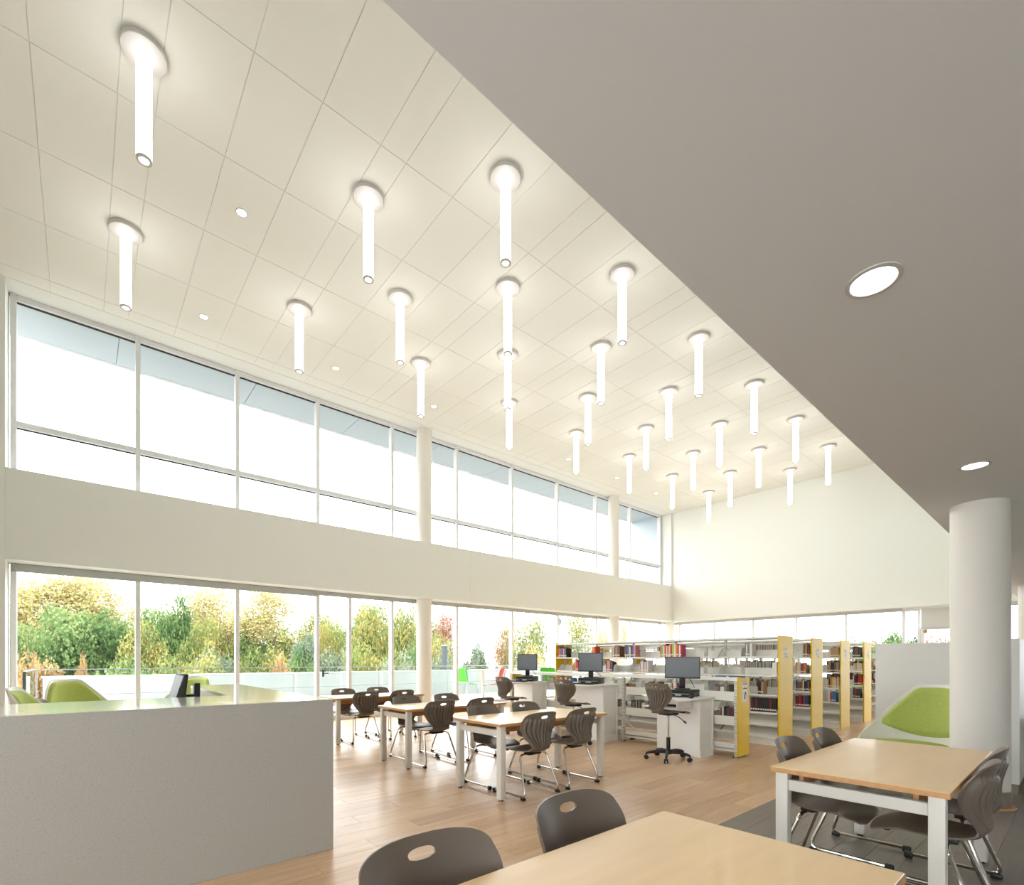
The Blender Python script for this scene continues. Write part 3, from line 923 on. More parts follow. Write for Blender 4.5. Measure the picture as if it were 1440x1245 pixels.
def make_mouse(x, y, z, ang, label):
    t = thing('computer_mouse', label, 'mouse', (x, y, z), ang, 'black computer mice')
    MB().lathe([(0.028, 0.0), (0.033, 0.008), (0.030, 0.022), (0.016, 0.032), (0.003, 0.034)], 16).build('body', M_black, t, smooth=True)
    MB().box(-0.004, 0.004, -0.024, -0.008, 0.027, 0.034).build('scroll_wheel', M_ring, t)
    return t
make_mouse(6.26, 3.50, 0.83, -PI / 2, 'black mouse on the nearest computer desk')
make_mouse(6.22, 5.20, 0.955, -PI / 2, 'black mouse on the middle computer desk')
cm = thing('counter_monitor', 'black monitor seen edge-on behind the reception counter', 'monitor', (0.54, 4.80, 0.74), 0)
sl = MB().prism_axis([(-0.03, 0.16), (0.05, 0.16), (0.085, 0.50), (0.06, 0.50)], -0.24, 0.24, 'y')
sl.build('housing', M_black, cm, bevel=0.004)
sc_ = MB().prism_axis([(-0.0325, 0.18), (-0.031, 0.18), (0.0565, 0.485), (0.055, 0.485)], -0.205, 0.205, 'y')
sc_.build('screen', mat('glossy grey screen', (104, 112, 114), 0.35), cm)
MB().box(0.155, 0.195, -0.03, 0.03, 0.012, 0.42).build('stand_neck', M_black, cm, bevel=0.005)
MB().box(0.06, 0.16, -0.025, 0.025, 0.29, 0.33).build('stand_arm', M_black, cm, bevel=0.004)
MB().prism(rrect(0.05, 0.25, -0.12, 0.12, 0.03), 0.0, 0.012).build('stand_foot', M_black, cm)
# ------------------------------------------------------------------ lounge chairs: white scoop shell with lime pads
def make_lounge():
    """local: sitter faces +Y"""
    t = thing('lounge_chair', '', 'chair', (0, 0, 0), 0, 'lime and white scoop lounge chairs')
    NT, NR = 48, 18
    def rim(th):                       # rim height against the angle from the back
        a = abs(th)
        pts = [(0, 1.06), (18, 1.06), (24, 1.04), (62, 0.62), (86, 0.48), (110, 0.42), (140, 0.40)]
        return np.interp(math.degrees(a), [p[0] for p in pts], [p[1] for p in pts])
    def surf(th, q):
        """q 0 at the seat bottom .. 1 at the rim"""
        zr = rim(th)
        z = 0.27 + (zr - 0.27) * q
        a = abs(math.degrees(th))
        fl = min(1.0, (z - 0.27) / 0.22)
        r = 0.20 + 0.22 * math.sin(fl * PI / 2) + 0.05 * min(1, (z - 0.27) / 0.5)
        front = max(0.0, math.cos(th - PI)) if a > 90 else 0
        x = r * math.sin(th) * 1.10
        y = -r * math.cos(th) - 0.26 * max(0, z - 0.38) * max(0, math.cos(th)) + 0.02
        return np.array((x, y, z))
    th = [math.radians(-140 + 280 * i / NT) for i in range(NT + 1)]
    def sheet(name, m, th_list, q0, q1, off, thick, parent):
        G = [[surf(a, q0(a) + (q1(a) - q0(a)) * k / NR) for k in range(NR + 1)] for a in th_list]
        G = np.array(G)
        du = np.gradient(G, axis=0); dv = np.gradient(G, axis=1)
        nrm = np.cross(du, dv); nrm /= np.maximum(np.linalg.norm(nrm, axis=2, keepdims=True), 1e-9)
        cen = np.array((0, 0, 0.7))
        sgn = np.sign(np.sum(nrm * (cen - G), axis=2, keepdims=True)); 
        s0 = 1 if sgn.mean() > 0 else -1
        nrm = nrm * s0
        # puffed pad: full offset in the middle, thin at the borders
        a_ = np.linspace(-1, 1, len(th_list))[:, None, None]; b_ = np.linspace(-1, 1, NR + 1)[None, :, None]
        edge = np.clip((1 - np.abs(a_)) * 6, 0, 1) ** 0.5 * np.clip((1 - np.abs(b_)) * 6, 0, 1) ** 0.5
        F = G + nrm * (off + thick * edge); Bk = G + nrm * off * 0.2 if thick > 0 and name != 'seat_shell' else G - nrm * 0.014
        n0, n1 = F.shape[:2]
        vs = [tuple(p) for p in F.reshape(-1, 3)] + [tuple(p) for p in Bk.reshape(-1, 3)]
        o = n0 * n1; fs = []
        for i in range(n0 - 1):
            for j in range(n1 - 1):
                a, b, c, e = i * n1 + j, (i + 1) * n1 + j, (i + 1) * n1 + j + 1, i * n1 + j + 1
                fs += [(a, b, c, e), (o + a, o + e, o + c, o + b)]
        for i in range(n0 - 1):
            for j in (0, n1 - 1):
                fs.append((i * n1 + j, (i + 1) * n1 + j, o + (i + 1) * n1 + j, o + i * n1 + j))
        for j in range(n1 - 1):
            for i in (0, n0 - 1):
                fs.append((i * n1 + j, i * n1 + j + 1, o + i * n1 + j + 1, o + i * n1 + j))
        return MB().add(vs, fs).build(name, m, parent, smooth=True)
    sh = sheet('seat_shell', M_shell, th, lambda a: 0.0, lambda a: 1.0, 0.0, 0.0, t)
    lim = math.radians(56)
    tb = [-lim + 2 * lim * i / 30 for i in range(31)]
    def q_of(a, z):
        return (z - 0.27) / (rim(a) - 0.27)
    def lo(a):
        f = abs(a) / lim
        return q_of(a, 0.455 + 0.13 * f ** 2)
    def hi(a):
        return q_of(a, rim(a) - 0.035 - 0.02 * min(1, abs(a) / lim))
    sheet('back_cushion', M_lime, tb, lo, hi, 0.004, 0.045, t)
    MB().lathe([(0.18, 0.27), (0.21, 0.29), (0.0, 0.29)], 32).build('shell_floor', M_shell, t)
    n = 40; vs = []; fs = []
    for rr, z in ((0.0, 0.452), (0.25, 0.450), (0.34, 0.44), (0.372, 0.42), (0.375, 0.40), (0.33, 0.372)):
        for k in range(n):
            a = 2 * PI * k / n
            vs.append((rr * math.cos(a) * 1.06, rr * math.sin(a) * 0.98 + 0.04, z - 0.02))
    for i in range(5):
        for k in range(n):
            fs.append((i * n + k, (i + 1) * n + k, (i + 1) * n + (k + 1) % n, i * n + (k + 1) % n))
    fs.append(tuple(5 * n + k for k in range(n)))
    MB().add(vs, fs).build('seat_cushion', M_lime, t, smooth=True)
    MB().lathe([(0.06, 0.015), (0.035, 0.06), (0.03, 0.24), (0.12, 0.27)], 20).build('pedestal', M_steel, t, smooth=True)
    MB().lathe([(0.27, 0.0), (0.27, 0.01), (0.06, 0.018)], 32).build('base_plate', M_steel, t, smooth=True)
    return t
lg0 = make_lounge()
lg0.location = (7.0, 1.29, 0)
lg0.rotation_euler = (0, 0, math.radians(74))
lg0['label'] = 'lime green lounge chair with white shell between the round column and the bookcases'
dup(lg0, (0.12, 9.6, 0), math.radians(212), 'lime lounge chair facing the room behind the left end of the counter')
x_, y_, _ = at(244, 8.5)
dup(lg0, (x_, y_, 0), math.radians(132), 'lime lounge chair behind the monitor on the counter')
dup(lg0, (0.03, 7.3, 0), math.radians(-100), 'white-backed lounge chair at the left edge of the photo')

# ------------------------------------------------------------------ laptop carrel / partition
ca = thing('study_carrel', 'light grey laminate carrel partition behind the lime lounge chair and column', 'partition', (8.34, 1.9, 0))
MB().box(0, 0.05, -1.41, 0, 0.0, 1.575).build('panel', M_carrel, ca, bevel=0.002, seg=1)
MB().box(-1.26, 0.05, -1.48, -1.4101, 0.10, 1.567).build('panel', M_carrel, ca, bevel=0.002, seg=1)
MB().box(-1.25, 0.04, -1.47, -1.42, 0.0, 0.0999).build('plinth', M_base, ca)
MB().box(-0.7, 0.05, -2.1, -1.4801, 0.71, 0.74).build('desktop', M_deskwhite, ca)
MB().box(0.0, 0.05, -2.1, -1.4801, 0.0, 0.7099).build('side_panel', M_carrel, ca)

# ------------------------------------------------------------------ bookcases
def shelf_mesh(nm, L, D, stop, flip=False, fascia=0.0):
    """open side towards local -X, x from 0 (front) to D (back); plate top at z=0"""
    m = MB().box(0, D, -L / 2, L / 2, -0.012, 0.0)
    m.box(0, 0.006, -L / 2, L / 2, -0.026, -0.0121)
    m.box(D - 0.008, D - 0.002, -L / 2, L / 2, 0.0001, stop)
    for sy in (-1, 1):
        y = sy * (L / 2 - 0.006)
        prof = [(0.02, 0.0001), (D - 0.01, 0.0001), (D - 0.01, 0.14), (D - 0.06, 0.14), (D - 0.11, 0.128), (0.06, 0.05), (0.03, 0.03)]
        m.prism_axis(prof, y - 0.003, y + 0.003, 'y')
    me = m.mesh(nm, M_shelf)
    return me
def display_mesh(L, D):
    m = MB().prism_axis([(0.0, 0.0), (0.0, 0.03), (0.012, 0.03), (0.012, 0.014), (D - 0.02, 0.15), (D - 0.02, 0.138)], -L / 2, L / 2, 'y')
    return m.mesh('display_shelf', M_shelf)
def bookend_mesh(h):
    return MB().prism_axis([(0.03, 0.0), (0.17, 0.0), (0.17, h), (0.09, h), (0.05, h * 0.82), (0.03, h * 0.5)], -0.0015, 0.0015, 'y').mesh('bookend', M_shelf)
def dotted(name):
    m = mat(name, (208, 206, 197), 0.45)
    t = m.node_tree; b = t.nodes['Principled BSDF']
    g = t.nodes.new('ShaderNodeNewGeometry'); sx = t.nodes.new('ShaderNodeSeparateXYZ')
    t.links.new(g.outputs['Position'], sx.inputs[0])
    mo = t.nodes.new('ShaderNodeMath'); mo.operation = 'PINGPONG'; mo.inputs[1].default_value = 0.0125
    lt = t.nodes.new('ShaderNodeMath'); lt.operation = 'LESS_THAN'; lt.inputs[1].default_value = 0.0030
    mx = t.nodes.new('ShaderNodeMix'); mx.data_type = 'RGBA'
    mx.inputs['A'].default_value = (*lin((232, 230, 222)), 1); mx.inputs['B'].default_value = (*lin((128, 125, 118)), 1)
    t.links.new(sx.outputs['Z'], mo.inputs[0]); t.links.new(mo.outputs[0], lt.inputs[0])
    t.links.new(lt.outputs[0], mx.inputs['Factor']); t.links.new(mx.outputs['Result'], b.inputs['Base Color'])
    return m
M_slot = dotted('slotted steel post')
BAY, NB, Y0 = 0.955, 5, 3.12
SH_L = BAY - 0.03
sm_tall = shelf_mesh('shelf', SH_L, 0.245, 0.11)
dm_tall = display_mesh(SH_L, 0.245)
be_mesh = bookend_mesh(0.15)
LEV = [1.409, 1.113, 0.803, 0.521]
DISP = [0.305, 0.10]
TALL_H = 1.735
def sign(parent, x, z, y, wd, h, kind):
    s = MB().box(x - wd / 2, x + wd / 2, y - 0.0015, y, z - h / 2, z + h / 2).build('sign', M_paper, parent)
    k = MB()
    yy0, yy1 = y - 0.0022, y - 0.0016
    def bar(cx, cz, w_, hh, n=1):
        g = w_ / n
        for i in range(n):
            k.box(cx - w_ / 2 + i * g, cx - w_ / 2 + (i + 0.78) * g, yy0, yy1, cz - hh / 2, cz + hh / 2)
    if kind == 'tall':
        bar(x, z + h * 0.36, wd * 0.55, h * 0.05, 5)
        bar(x - wd * 0.25, z - h * 0.10, wd * 0.2, h * 0.13); bar(x + wd * 0.12, z - h * 0.10, wd * 0.1, h * 0.12, 1)
        bar(x + wd * 0.22, z - h * 0.36, wd * 0.26, h * 0.13); bar(x - wd * 0.22, z - h * 0.36, wd * 0.26, h * 0.02, 2)
    else:
        bar(x, z + h * 0.43, wd * 0.84, h * 0.055, 9)
        bar(x, z + h * 0.31, wd * 0.12, h * 0.05, 1)
        bar(x, z + h * 0.20, wd * 0.84, h * 0.06, 9)
        for (a, b, w_, hh) in ((0.10, 0.0, 0.2, 0.06), (0.16, -0.08, 0.24, 0.12), (0.05, -0.02, 0.12, 0.1), (-0.12, -0.16, 0.2, 0.16), (-0.02, -0.30, 0.26, 0.12), (-0.18, -0.06, 0.1, 0.08), (0.2, -0.2, 0.12, 0.1)):
            bar(x + a * wd, z + b * h, w_ * wd, hh * h)
    k.build('print', M_ink, s)
def tall_case(x0, label, sign_h=0.16):
    t = thing('tall_bookcase', label, 'bookcase', (x0, Y0, 0), 0, 'tall double-sided bookcases with yellow ends')
    D = 0.54; Lt = NB * BAY
    MB().box(0.0, D, -0.022, 0.0, 0.0, TALL_H).build('end_panel', M_yellow, t, bevel=0.002, seg=1)
    MB().box(0.0, D, Lt, Lt + 0.022, 0.0, TALL_H).build('end_panel', M_yellow, t, bevel=0.002, seg=1)
    tp = MB().box(0.004, D - 0.004, 0.0005, Lt - 0.0005, TALL_H - 0.045, TALL_H - 0.012)
    tp.build('top_cover', M_shelf, t, bevel=0.002, seg=1)
    MB().box(D / 2 - 0.012, D / 2 + 0.012, 0.0005, Lt - 0.0005, 1.60, 1.635).build('stretcher_rail', M_shelf, t)
    MB().box(0.02, D - 0.02, 0.0005, Lt - 0.0005, 0.001, 0.095).build('kick_base', M_shelf, t)
    for k in range(NB + 1):
        y = min(max(k * BAY, 0.025), Lt - 0.025)
        MB().box(D / 2 - 0.022, D / 2 + 0.022, y - 0.016, y + 0.016, 0.0951, TALL_H - 0.0451).build('upright_post', M_slot, t)
    for k in range(NB):
        yc = (k + 0.5) * BAY
        for side in (0, 1):
            for z in LEV:
                link('shelf', sm_tall, t, (0.004 if side == 0 else D - 0.004, yc, z), 0.0 if side == 0 else PI)
            for z in DISP:
                link('display_shelf', dm_tall, t, (0.006 if side == 0 else D - 0.006, yc, z), 0.0 if side == 0 else PI)
    sign(t, 0.27, 1.465, -0.022, 0.13, 0.165, 'tall')
    for z in LEV[:3]:
        for k, f in ((0, 0.62), (1, 0.30), (2, 0.66), (3, 0.35), (4, 0.55)):
            link('bookend', be_mesh, t, (0.02, (k + f) * BAY, z))
    return t
CASES = [8.18, 9.60, 11.18, 12.74, 14.30]
CNAME = ['first tall bookcase', 'second tall bookcase', 'third tall bookcase', 'fourth tall bookcase', 'last tall bookcase']
CLAB = ['tall bookcase nearest the desks, bright yellow end panel with a small sign',
        'second tall bookcase from the front, yellow end behind the first one',
        'third tall bookcase from the front, paler yellow end with a white sign',
        'fourth tall bookcase from the front, pale yellow end beside the partition',
        'last tall bookcase, mostly hidden behind the grey partition']
for x0, lab in zip(CASES, CLAB):
    tall_case(x0, lab)
# low bookcase, its shelves open towards the tall cases
LX, LD, LH = 6.80, 0.30, 1.115
lb = thing('low_bookcase', 'long low white bookcase with yellow end panels behind the computer desks', 'bookcase', (LX, Y0, 0))
LL = NB * BAY
MB().box(0.0, LD + 0.03, -0.022, 0.0, 0.02, LH).build('end_panel', M_yellow, lb, bevel=0.002, seg=1)
MB().box(0.0, LD + 0.03, LL, LL + 0.022, 0.02, LH).build('end_panel', M_yellow, lb, bevel=0.002, seg=1)
MB().box(0.0, LD + 0.02, 0.0005, LL - 0.0005, LH - 0.055, LH - 0.004).build('top_cover', M_shelf, lb, bevel=0.002, seg=1)
for k in range(NB + 1):
    y = min(max(k * BAY, 0.022), LL - 0.022)
    MB().box(0.0, 0.05, y - 0.02, y + 0.02, 0.0, LH - 0.0551).build('upright_post', M_slot, lb)
sm_low = shelf_mesh('shelf', SH_L - 0.02, 0.245, 0.118)
dm_low = display_mesh(SH_L - 0.02, 0.245)
for k in range(NB):
    yc = (k + 0.5) * BAY
    for z in (0.79, 0.447):
        link('shelf', sm_low, lb, (LD - 0.002, yc, z), PI)
    link('display_shelf', dm_low, lb, (LD - 0.004, yc, 0.20), PI)
    MB().box(0.052, LD - 0.002, yc - SH_L / 2 + 0.01, yc + SH_L / 2 - 0.01, 0.10, 0.112).box(0.052, 0.06, yc - SH_L / 2 + 0.01, yc + SH_L / 2 - 0.01, 0.07, 0.185).build('bottom_shelf', M_shelf, lb)
sign(lb, 0.19, 0.90, -0.022, 0.15, 0.265, 'low')
fp = MB()
for k in range(NB + 1):
    y = min(max(k * BAY, 0.03), LL - 0.03)
    fp.box(0.0, 0.045, y - 0.03, y + 0.03, 0.0, 0.012).box(LD - 0.06, LD, y - 0.03, y + 0.03, 0.0, 0.022)
fp.build('levelling_foot', M_black, lb)

# ------------------------------------------------------------------ books, each one an object
BC = {'black': (38, 36, 38), 'dark blue': (40, 62, 104), 'blue': (70, 110, 160), 'red': (192, 46, 44), 'pink': (214, 140, 138), 'magenta': (190, 52, 88),
      'white': (226, 222, 216), 'cream': (214, 202, 178), 'tan': (176, 138, 100), 'brown': (120, 86, 62), 'orange': (232, 128, 44), 'yellow': (226, 190, 60),
      'green': (74, 138, 92), 'grey': (134, 130, 126), 'dark grey': (74, 72, 72), 'lime': (170, 190, 90), 'maroon': (106, 42, 46)}
M_pages = mat('book pages', (226, 218, 200), 0.8)
book_mesh = {}
def bmesh_for(colour):
    if colour not in book_mesh:
        m = MB()
        # spine at x=0, boards to x=1; thickness along y, height z
        m.box(0, 1, -0.5, -0.42, 0, 1, 0); m.box(0, 1, 0.42, 0.5, 0, 1, 0); m.box(0, 0.04, -0.42, 0.42, 0, 1, 0)
        m.box(0.04, 0.97, -0.42, 0.42, 0.012, 0.985, 1)
        m.box(-0.004, 0.0, -0.38, 0.38, 0.12, 0.24, 1)
        book_mesh[colour] = m.mesh('book', [mat(colour + ' book cover', BC[colour], 0.5), M_pages])
    return book_mesh[colour]
n_books = 0
BOOKS = {}
def book(colour, x, y, z, d, th, h, facing, lean, label, group):
    """facing 0: spine towards -X, PI: spine towards +X"""
    global n_books
    o = bpy.data.objects.new('book', bmesh_for(colour))
    C.objects.link(o)
    o.location = (x, y, z + abs(math.sin(lean)) * th * 0.5)
    o.scale = (d, th, h)
    o.rotation_euler = (lean if facing == 0 else -lean, 0, facing)
    tag(o, label, 'book', group)
    BOOKS.setdefault(label, []).append(o)
    n_books += 1
def run(case, lev, y0, y1, palette, hs=(0.19, 0.24), th=(0.018, 0.04), side=0, lean_last=0, jitter=True):
    """a row of books between y0 and y1 on a shelf level; side 0 = the face towards the desks"""
    levn = ['top shelf', 'second shelf', 'third shelf', 'fourth shelf'][lev]
    if case == 'low':
        x, zz = LX + 0.065, (0.79, 0.447)[lev]
        xs = x; face_ = 0
        cn = 'low white bookcase'; levn = ('upper shelf', 'lower shelf')[lev]
    else:
        x0 = CASES[case]; zz = LEV[lev]
        face_ = 0 if side == 0 else PI
        xs = x0 + 0.035 if side == 0 else x0 + 0.54 - 0.035
        cn = CNAME[case] + (', back face' if side else '')
    y = max(y0, Y0 + 0.03); i = 0
    y1 = min(y1, Y0 + NB * BAY - 0.03)
    while True:
        t = random.uniform(*th)
        if y + t > y1: break
        c = palette[i % len(palette)] if jitter is False else random.choice(palette)
        h = random.uniform(*hs); d = random.uniform(0.13, 0.17)
        yc = y + t / 2
        bay = min(NB - 1, int((yc - Y0) / BAY))
        bn = ['nearest bay', 'second bay', 'middle bay', 'fourth bay', 'farthest bay'][bay]
        lab = '%s book, %s, %s, %s' % (c, levn, cn, bn)
        ln = 0.0
        book(c, xs, yc, zz, d, t - 0.001, h, face_, ln, lab, '%s books, %s, %s, %s' % (c, levn, cn, bn))
        y += t; i += 1
def Yt(u, case=0, off=0.05):
    return y_on(u, CASES[case] + off)
# first tall case, desk side (read off along the shelf, right = near end)
run(0, 0, Yt(797), Yt(784), ['black', 'blue', 'dark blue', 'pink', 'red'], jitter=False)
run(0, 0, Yt(838), Yt(833), ['red', 'orange'])
run(0, 0, Yt(872), Yt(860), ['grey', 'tan', 'brown', 'cream'])
run(0, 0, Yt(894), Yt(878), ['pink', 'blue', 'dark blue', 'brown', 'white'], jitter=False)
run(0, 0, Yt(959), Yt(928), ['magenta', 'white', 'red', 'orange', 'white', 'lime', 'red', 'yellow', 'white'], hs=(0.20, 0.25), jitter=False)
run(0, 0, Yt(1058), Yt(1046), ['white', 'grey', 'white'])
run(0, 1, Yt(816), Yt(809), ['red', 'blue', 'orange'])
run(0, 1, Yt(862), Yt(851), ['pink', 'black', 'dark grey', 'maroon'])
run(0, 1, Yt(912), Yt(899), ['white', 'pink', 'cream', 'blue', 'white'], jitter=False)
run(0, 1, Yt(1094), Yt(1086), ['white', 'grey', 'white'])
run(0, 2, Yt(1074), Yt(1064), ['maroon', 'tan', 'black'])
run(0, 3, Yt(1094) + 0.0, Yt(1055), ['black', 'dark grey', 'black', 'maroon', 'black'], hs=(0.215, 0.225), th=(0.034, 0.04))
# its back face, tops seen over the stops
run(0, 0, 3.2, 3.75, ['tan', 'brown', 'cream', 'tan', 'black'], side=1)
run(0, 1, 3.3, 3.9, ['tan', 'brown', 'dark grey', 'cream'], side=1)
run(0, 2, 3.2, 3.9, ['tan', 'cream', 'brown', 'maroon'], side=1)
run(0, 0, 5.2, 5.5, ['tan', 'pink', 'brown'], side=1)
run(0, 1, 4.3, 4.8, ['tan', 'tan', 'cream'], side=1)
# the cases behind
run(1, 0, Yt(1143, 1), Yt(1128, 1), ['tan', 'black', 'tan', 'brown', 'cream'], hs=(0.17, 0.24))
run(1, 1, Yt(1143, 1) + 0.1, Yt(1118, 1), ['tan', 'brown', 'red', 'orange', 'tan', 'cream'], hs=(0.16, 0.2))
run(1, 2, Yt(1144, 1), Yt(1118, 1), ['tan', 'black', 'dark blue', 'brown', 'cream'], hs=(0.16, 0.21))
run(1, 3, Yt(1144, 1), Yt(1118, 1), ['red', 'black', 'dark blue', 'maroon', 'red'], hs=(0.19, 0.21))
run(2, 0, Yt(1183, 2), Yt(1163, 2), ['cream', 'black', 'tan', 'brown', 'white'], hs=(0.18, 0.21))
run(2, 1, Yt(1183, 2), Yt(1163, 2), ['tan', 'brown', 'black', 'grey'], hs=(0.15, 0.2))
run(2, 2, Yt(1183, 2), Yt(1163, 2), ['tan', 'yellow', 'black', 'cream', 'brown'], hs=(0.16, 0.22))
run(2, 3, Yt(1176, 2), Yt(1163, 2), ['red', 'blue', 'orange', 'white'], hs=(0.17, 0.22))
run(3, 0, Yt(1210, 3), Yt(1199, 3), ['black', 'dark grey', 'brown', 'tan'], hs=(0.2, 0.24))
run(3, 1, Yt(1215, 3), Yt(1199, 3), ['tan', 'brown', 'cream'], hs=(0.15, 0.19))
run(3, 2, Yt(1212, 3), Yt(1199, 3), ['black', 'maroon', 'red', 'white'], hs=(0.2, 0.24))
run(3, 3, Yt(1210, 3), Yt(1199, 3), ['black', 'dark grey', 'green', 'red'], hs=(0.19, 0.23))
run(4, 1, 3.3, 4.3, ['tan', 'maroon', 'black'], th=(0.03, 0.05))
run(4, 2, 3.3, 4.3, ['black', 'grey', 'maroon'], th=(0.03, 0.05))
# low bookcase
Yl = lambda u: y_on(u, LX + 0.1)
run('low', 0, Yl(780), Yl(771), ['white', 'cream'])
run('low', 0, Yl(806), Yl(783), ['orange', 'red', 'blue', 'dark blue', 'white'])
run('low', 0, Yl(888), Yl(877), ['tan', 'brown'], hs=(0.15, 0.17))
run('low', 0, Yl(935), Yl(912), ['tan', 'brown', 'lime', 'brown'], hs=(0.13, 0.22))
run('low', 0, Yl(958), Yl(946), ['red', 'maroon', 'red'], hs=(0.17, 0.22))
run('low', 0, Yl(1034), Yl(995), ['dark grey', 'grey', 'brown', 'black', 'white', 'dark grey'], hs=(0.17, 0.235), th=(0.03, 0.06))
run('low', 1, Yl(788), Yl(780), ['black', 'white'])
run('low', 1, Yl(913), Yl(888), ['grey', 'dark grey', 'black', 'cream', 'grey'], hs=(0.19, 0.25))
run('low', 1, Yl(876), Yl(868), ['black', 'yellow', 'grey'])
run('low', 1, Yl(1034), Yl(1014), ['black', 'dark grey', 'maroon', 'dark grey', 'cream'], hs=(0.2, 0.26))
for i, (u, wd, c) in enumerate(((1020, 0.30, 'dark blue'), (1003, 0.22, 'blue'))):
    o = bpy.data.objects.new('magazine', bmesh_for(c)); C.objects.link(o)
    o.location = (LX + 0.05, y_on(u, LX + 0.1), LH - 0.004 + 0.0075); o.scale = (0.2, 0.015, wd); o.rotation_euler = (PI / 2, 0, 0)
    tag(o, '%s magazine lying flat on the near end of the low bookcase' % c, 'magazine', 'magazines on the low bookcase')
ORD = ['first', 'second', 'third', 'fourth', 'fifth', 'sixth', 'seventh', 'eighth', 'ninth', 'tenth', 'eleventh', 'twelfth']
for lab, lst in BOOKS.items():
    if len(lst) > 1:
        for i, o in enumerate(sorted(lst, key=lambda q: q.location.y)):
            o['label'] = lab + ', %s from near end' % ORD[i]
# ------------------------------------------------------------------ terrace furniture
def terrace_chair(x, y, ang, m, label):
    t = thing('terrace_chair', label, 'chair', (x, y, 0.2), ang, 'plastic and steel chairs on the terrace')
    K = 14
    def sheet(name, fn, th):
        n = K; vs = []; fs = []
        for off in (0, 1):
            for i in range(n + 1):
                for j in range(n + 1):
                    p, q = fn(-1 + 2 * i / n, j / n)
                    vs.append(tuple(np.array(p) - np.array(q) * th * off))
        o = (n + 1) ** 2
        for i in range(n):
            for j in range(n):
                a, b, c, e = i * (n + 1) + j, (i + 1) * (n + 1) + j, (i + 1) * (n + 1) + j + 1, i * (n + 1) + j + 1
                fs += [(a, b, c, e), (o + a, o + e, o + c, o + b)]
        for k in range(n):
            for (a, b) in ((k, k + 1), (n * (n + 1) + k, n * (n + 1) + k + 1), (k * (n + 1), (k + 1) * (n + 1)), (k * (n + 1) + n, (k + 1) * (n + 1) + n)):
                fs.append((a, b, o + b, o + a))
        return MB().add(vs, fs).build(name, m, t, smooth=True)
    def back(u, v):
        hw = 0.20 + 0.035 * math.sin(min(1, v * 1.5) * PI / 2) - 0.05 * max(0, v - 0.85) / 0.15 * 0.5
        return (hw * u, -0.02 - 0.10 * v + 0.05 * u * u, 0.52 + 0.40 * v), (0, 1, 0.2)
    def seat(u, v):
        return ((0.23 - 0.02 * v) * u, 0.0 + 0.44 * v, 0.475 - 0.015 * (1 - u * u) + 0.02 * math.cos(v * PI) - 0.02 * max(0, v - 0.85) / 0.15), (0, 0, 1)
    sheet('backrest', back, 0.012)
    sheet('seat', seat, 0.014)
    sl = MB()
    for r in range(4):
        for c in range(-3, 4):
            sl.box(c * 0.05 - 0.012, c * 0.05 + 0.012, -0.13, -0.02, 0.60 + r * 0.07, 0.604 + r * 0.07)
    for sx in (-1, 1):
        MB().tube(smooth_path([(sx * 0.21, -0.12, 0.86), (sx * 0.23, -0.035, 0.50), (sx * 0.25, -0.10, 0.0)], 0.05), 0.010, 7).build('rear_leg', M_steel, t, smooth=True)
        MB().tube(smooth_path([(sx * 0.225, 0.0, 0.455), (sx * 0.225, 0.38, 0.455), (sx * 0.245, 0.44, 0.0)], 0.05), 0.010, 7).build('front_leg', M_steel, t, smooth=True)
    return t
a1 = at(655, 14.35); a2 = at(704, 14.7)
terrace_chair(*at(650, 14.5)[:2], math.radians(-78), M_green, 'bright green plastic chair on the terrace, left of the round table')
terrace_chair(*at(703, 14.1)[:2], math.radians(38), M_red, 'coral red plastic chair on the terrace, right of the round table')
terrace_chair(*at(771, 14.9)[:2], math.radians(150), M_green, 'green plastic chair outside, half hidden behind the tall bookcase end')
tx, ty, _ = at(679, 15.0)
tt = thing('terrace_table', 'round pale pedestal table on the terrace between green and red chairs', 'table', (tx, ty, 0.2))
MB().lathe([(0.355, 0.835), (0.36, 0.84), (0.36, 0.858), (0.355, 0.862)], 40).build('tabletop', M_whitemetal, tt, smooth=True)
MB().lathe([(0.05, 0.02), (0.05, 0.8349)], 20).build('pedestal', M_whitemetal, tt, smooth=True)
MB().lathe([(0.27, 0.0), (0.27, 0.012), (0.06, 0.03)], 32).build('base_plate', M_whitemetal, tt, smooth=True)
# outdoor globe lamp near the window head
gx, gy = 11.86, Y_GL + 0.30
gl = thing('globe_lamp', 'pale globe wall lamp with dark bracket outside under the window head', 'lamp', (gx, gy, 2.62))
MB().lathe([(0.001, -0.16), (0.06, -0.148), (0.115, -0.11), (0.15, -0.04), (0.155, 0.0), (0.14, 0.06), (0.09, 0.115), (0.05, 0.13)], 24).build('globe', mat('pale frosted globe', (186, 202, 208), 0.3), gl, smooth=True)
MB().lathe([(0.06, 0.125), (0.065, 0.17), (0.03, 0.2)], 20).tube(smooth_path([(0, 0, 0.19), (0, 0, 0.24), (0, -0.20, 0.26)], 0.05), 0.022, 8).build('bracket', mat('dark blue grey metal', (60, 64, 76), 0.5), gl, smooth=True)
MB().box(-0.08, 0.08, -0.24, -0.2, 0.18, 0.34).build('mounting_plate', mat('dark blue grey metal', (60, 64, 76), 0.5), gl)

